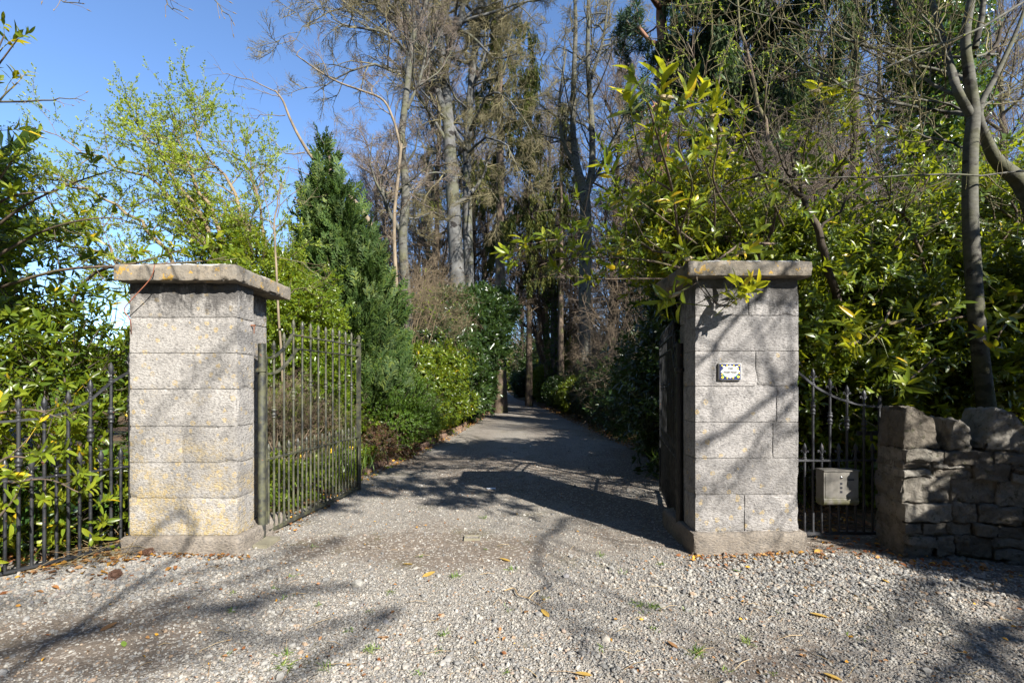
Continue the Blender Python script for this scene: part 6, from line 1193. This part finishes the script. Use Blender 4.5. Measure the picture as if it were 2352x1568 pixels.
finish('roadside_tree', 'bare roadside tree standing out of view behind the camera', 'tree', (1.6, -6.6, 0), T, (0, 1), M['bark_brown'], (10, 6, 4, 3), T.wood((2, 3), (10, 6, 4, 3)), M['twig_olive'])
T = Tree(143); limb(T, [(-900, 1300, 1.6, .10), (-800, 600, 1.7, .08), (-700, 0, 1.8, .06), (-500, -500, 2.0, .045), (-200, -500, 2.2, .03)], 0, 18)
for pp in ([(-200, -500, 2.2, .02), (50, -300, 2.4, .010), (110, -60, 2.4, .004), (140, 0, 2.4, .0028), (186, 8, 2.4, .0018)], [(-100, -480, 2.2, .02), (200, -300, 2.4, .010), (340, -90, 2.4, .004), (380, 5, 2.4, .0028), (412, 24, 2.4, .0018)], [(0, -450, 2.2, .02), (330, -260, 2.4, .010), (450, -60, 2.4, .004), (498, 8, 2.4, .0028), (534, 50, 2.4, .0018)], [(-700, 100, 1.8, .02), (-300, 160, 2.2, .012), (-50, 230, 2.6, .006), (90, 232, 2.6, .004), (150, 228, 2.6, .0025), (188, 230, 2.6, .002)]): limb(T, pp, 1, 14, .004)
T.ref = {2: .6}; T.grow(2, 4, .5, .10, .02, (25, 50), .0, .12, 4, .2, rmin=.0014)
P, D = T.tip_points(2, 1, .97); Pb = np.array([p[-1] for p, r in T.L[1]]); Db = np.array([norm(p[-1] - p[-2]) for p, r in T.L[1]])
budt = lathe([(.0, 0), (.0028, .006), (.0022, .014), (0, .024)], 6); budt = (budt[0][:, [0, 2, 1]], budt[1])
finish('beech_tree', 'beech tree outside the left edge whose budded twig tips hang into the sky', 'tree', W(-900, 880, 1.6) * [1, 1, 0], T, (0, 1), M['bark_smooth'], (9, 6, 4), T.wood((2,), (9, 6, 4)), M['twig_brown'], extra=[('buds', [scatter(budt, frames(np.concatenate([D, Db]), T.rng), np.concatenate([P, Pb]), np.full(len(P) + len(Pb), 1.0))], M['dead'])])
shrub('roadside_hedge', 'dense evergreen hedge behind the curving rubble wall outside the right edge', 'hedge', (6.3, 1.2, 0), [((6.2, 2.0, 1.6), (.8, 1.2, 1.8)), ((6.3, .2, 1.4), (.8, 1.2, 1.7)), ((6.3, -1.5, 1.2), (.8, 1.1, 1.4)), ((5.9, 3.0, 1.3), (.7, .8, 1.3))], 2600, SP_FAR, 1.5, M['laurel_dark'], seed=144, ns=10, thr=-.8)
# thin red stem over the left pillar
sp_, _ = path([(355, 608, 3.82, 1), (345, 640, 3.84, 1), (300, 690, 3.86, 1), (285, 712, 3.88, 1), (300, 740, 3.9, 1), (300, 800, 4.1, 1)])
st_ = obj('bramble_stem', [(off(v, (-3.2, 3.9, 0)), f) for v, f in [tube(*smoothpath(sp_, [.003, .004, .004, .004, .004, .004], 20), k=5)]], M['cord']); st_.location = (-3.2, 3.9, 0); tag(st_, 'thin red bramble stem draped over the corner of the lichened pillar', 'stem')

# unseen evergreens added outside the frame to block sky light from behind and left
for i, (x, y, sc, lb) in enumerate([(-10, -1.5, 3.6, 'unseen dark evergreen added outside the left edge to block sky light'), (-7, -11, 4.2, 'unseen dark evergreen added behind the camera at left to block sky light'), (.5, -15, 4.0, 'unseen dark evergreen added straight behind the camera to block sky light'), (-15, 6.0, 2.6, 'unseen dark evergreen added beyond the railing at left to block sky light')]):
    o = copy_tree(ub[0]); o.location = (x, y, 0); o.scale = (sc, sc, sc * 1.15); o.rotation_euler = (0, 0, i * 1.3); o.name = 'sky_block_evergreen'; tag(o, lb, 'tree', 'unseen evergreens added to block sky light'); o['group'] = 'unseen evergreens added to block sky light'

# low wooded hill far away at the left
hx = np.linspace(-420, -60, 60); hy = np.linspace(150, 330, 20)
tag(obj('hill', [grid(hx, hy, lambda x, y: 17 * np.exp(-((y - 240) / 55) ** 2) * (1 + .25 * np.sin(x * .03) + .1 * np.sin(x * .11)) - 1 + 1.5 * n3(np.stack([x, y, x * 0], 1), .12, 2))], M['hill']), kind='structure')

shrub('shading_evergreen', 'unseen evergreen added outside the right edge to shade the laurel thicket', 'tree', (7.2, 2.1, 0), [((6.8, 2.4, 3.9), (1.0, 1.2, .8)), ((7.3, 1.6, 4.6), (1.1, 1.1, .9)), ((6.3, 3.2, 3.6), (.7, .8, .6)), ((8.0, 2.6, 4.4), (1.1, 1.1, 1.0))], 480, SP_FAR, 1.1, M['laurel_dark'], seed=145, ns=30, r0=.05, thr=-.2, depth=.9)  # unseen tree added at right so its shade falls on the laurel thicket
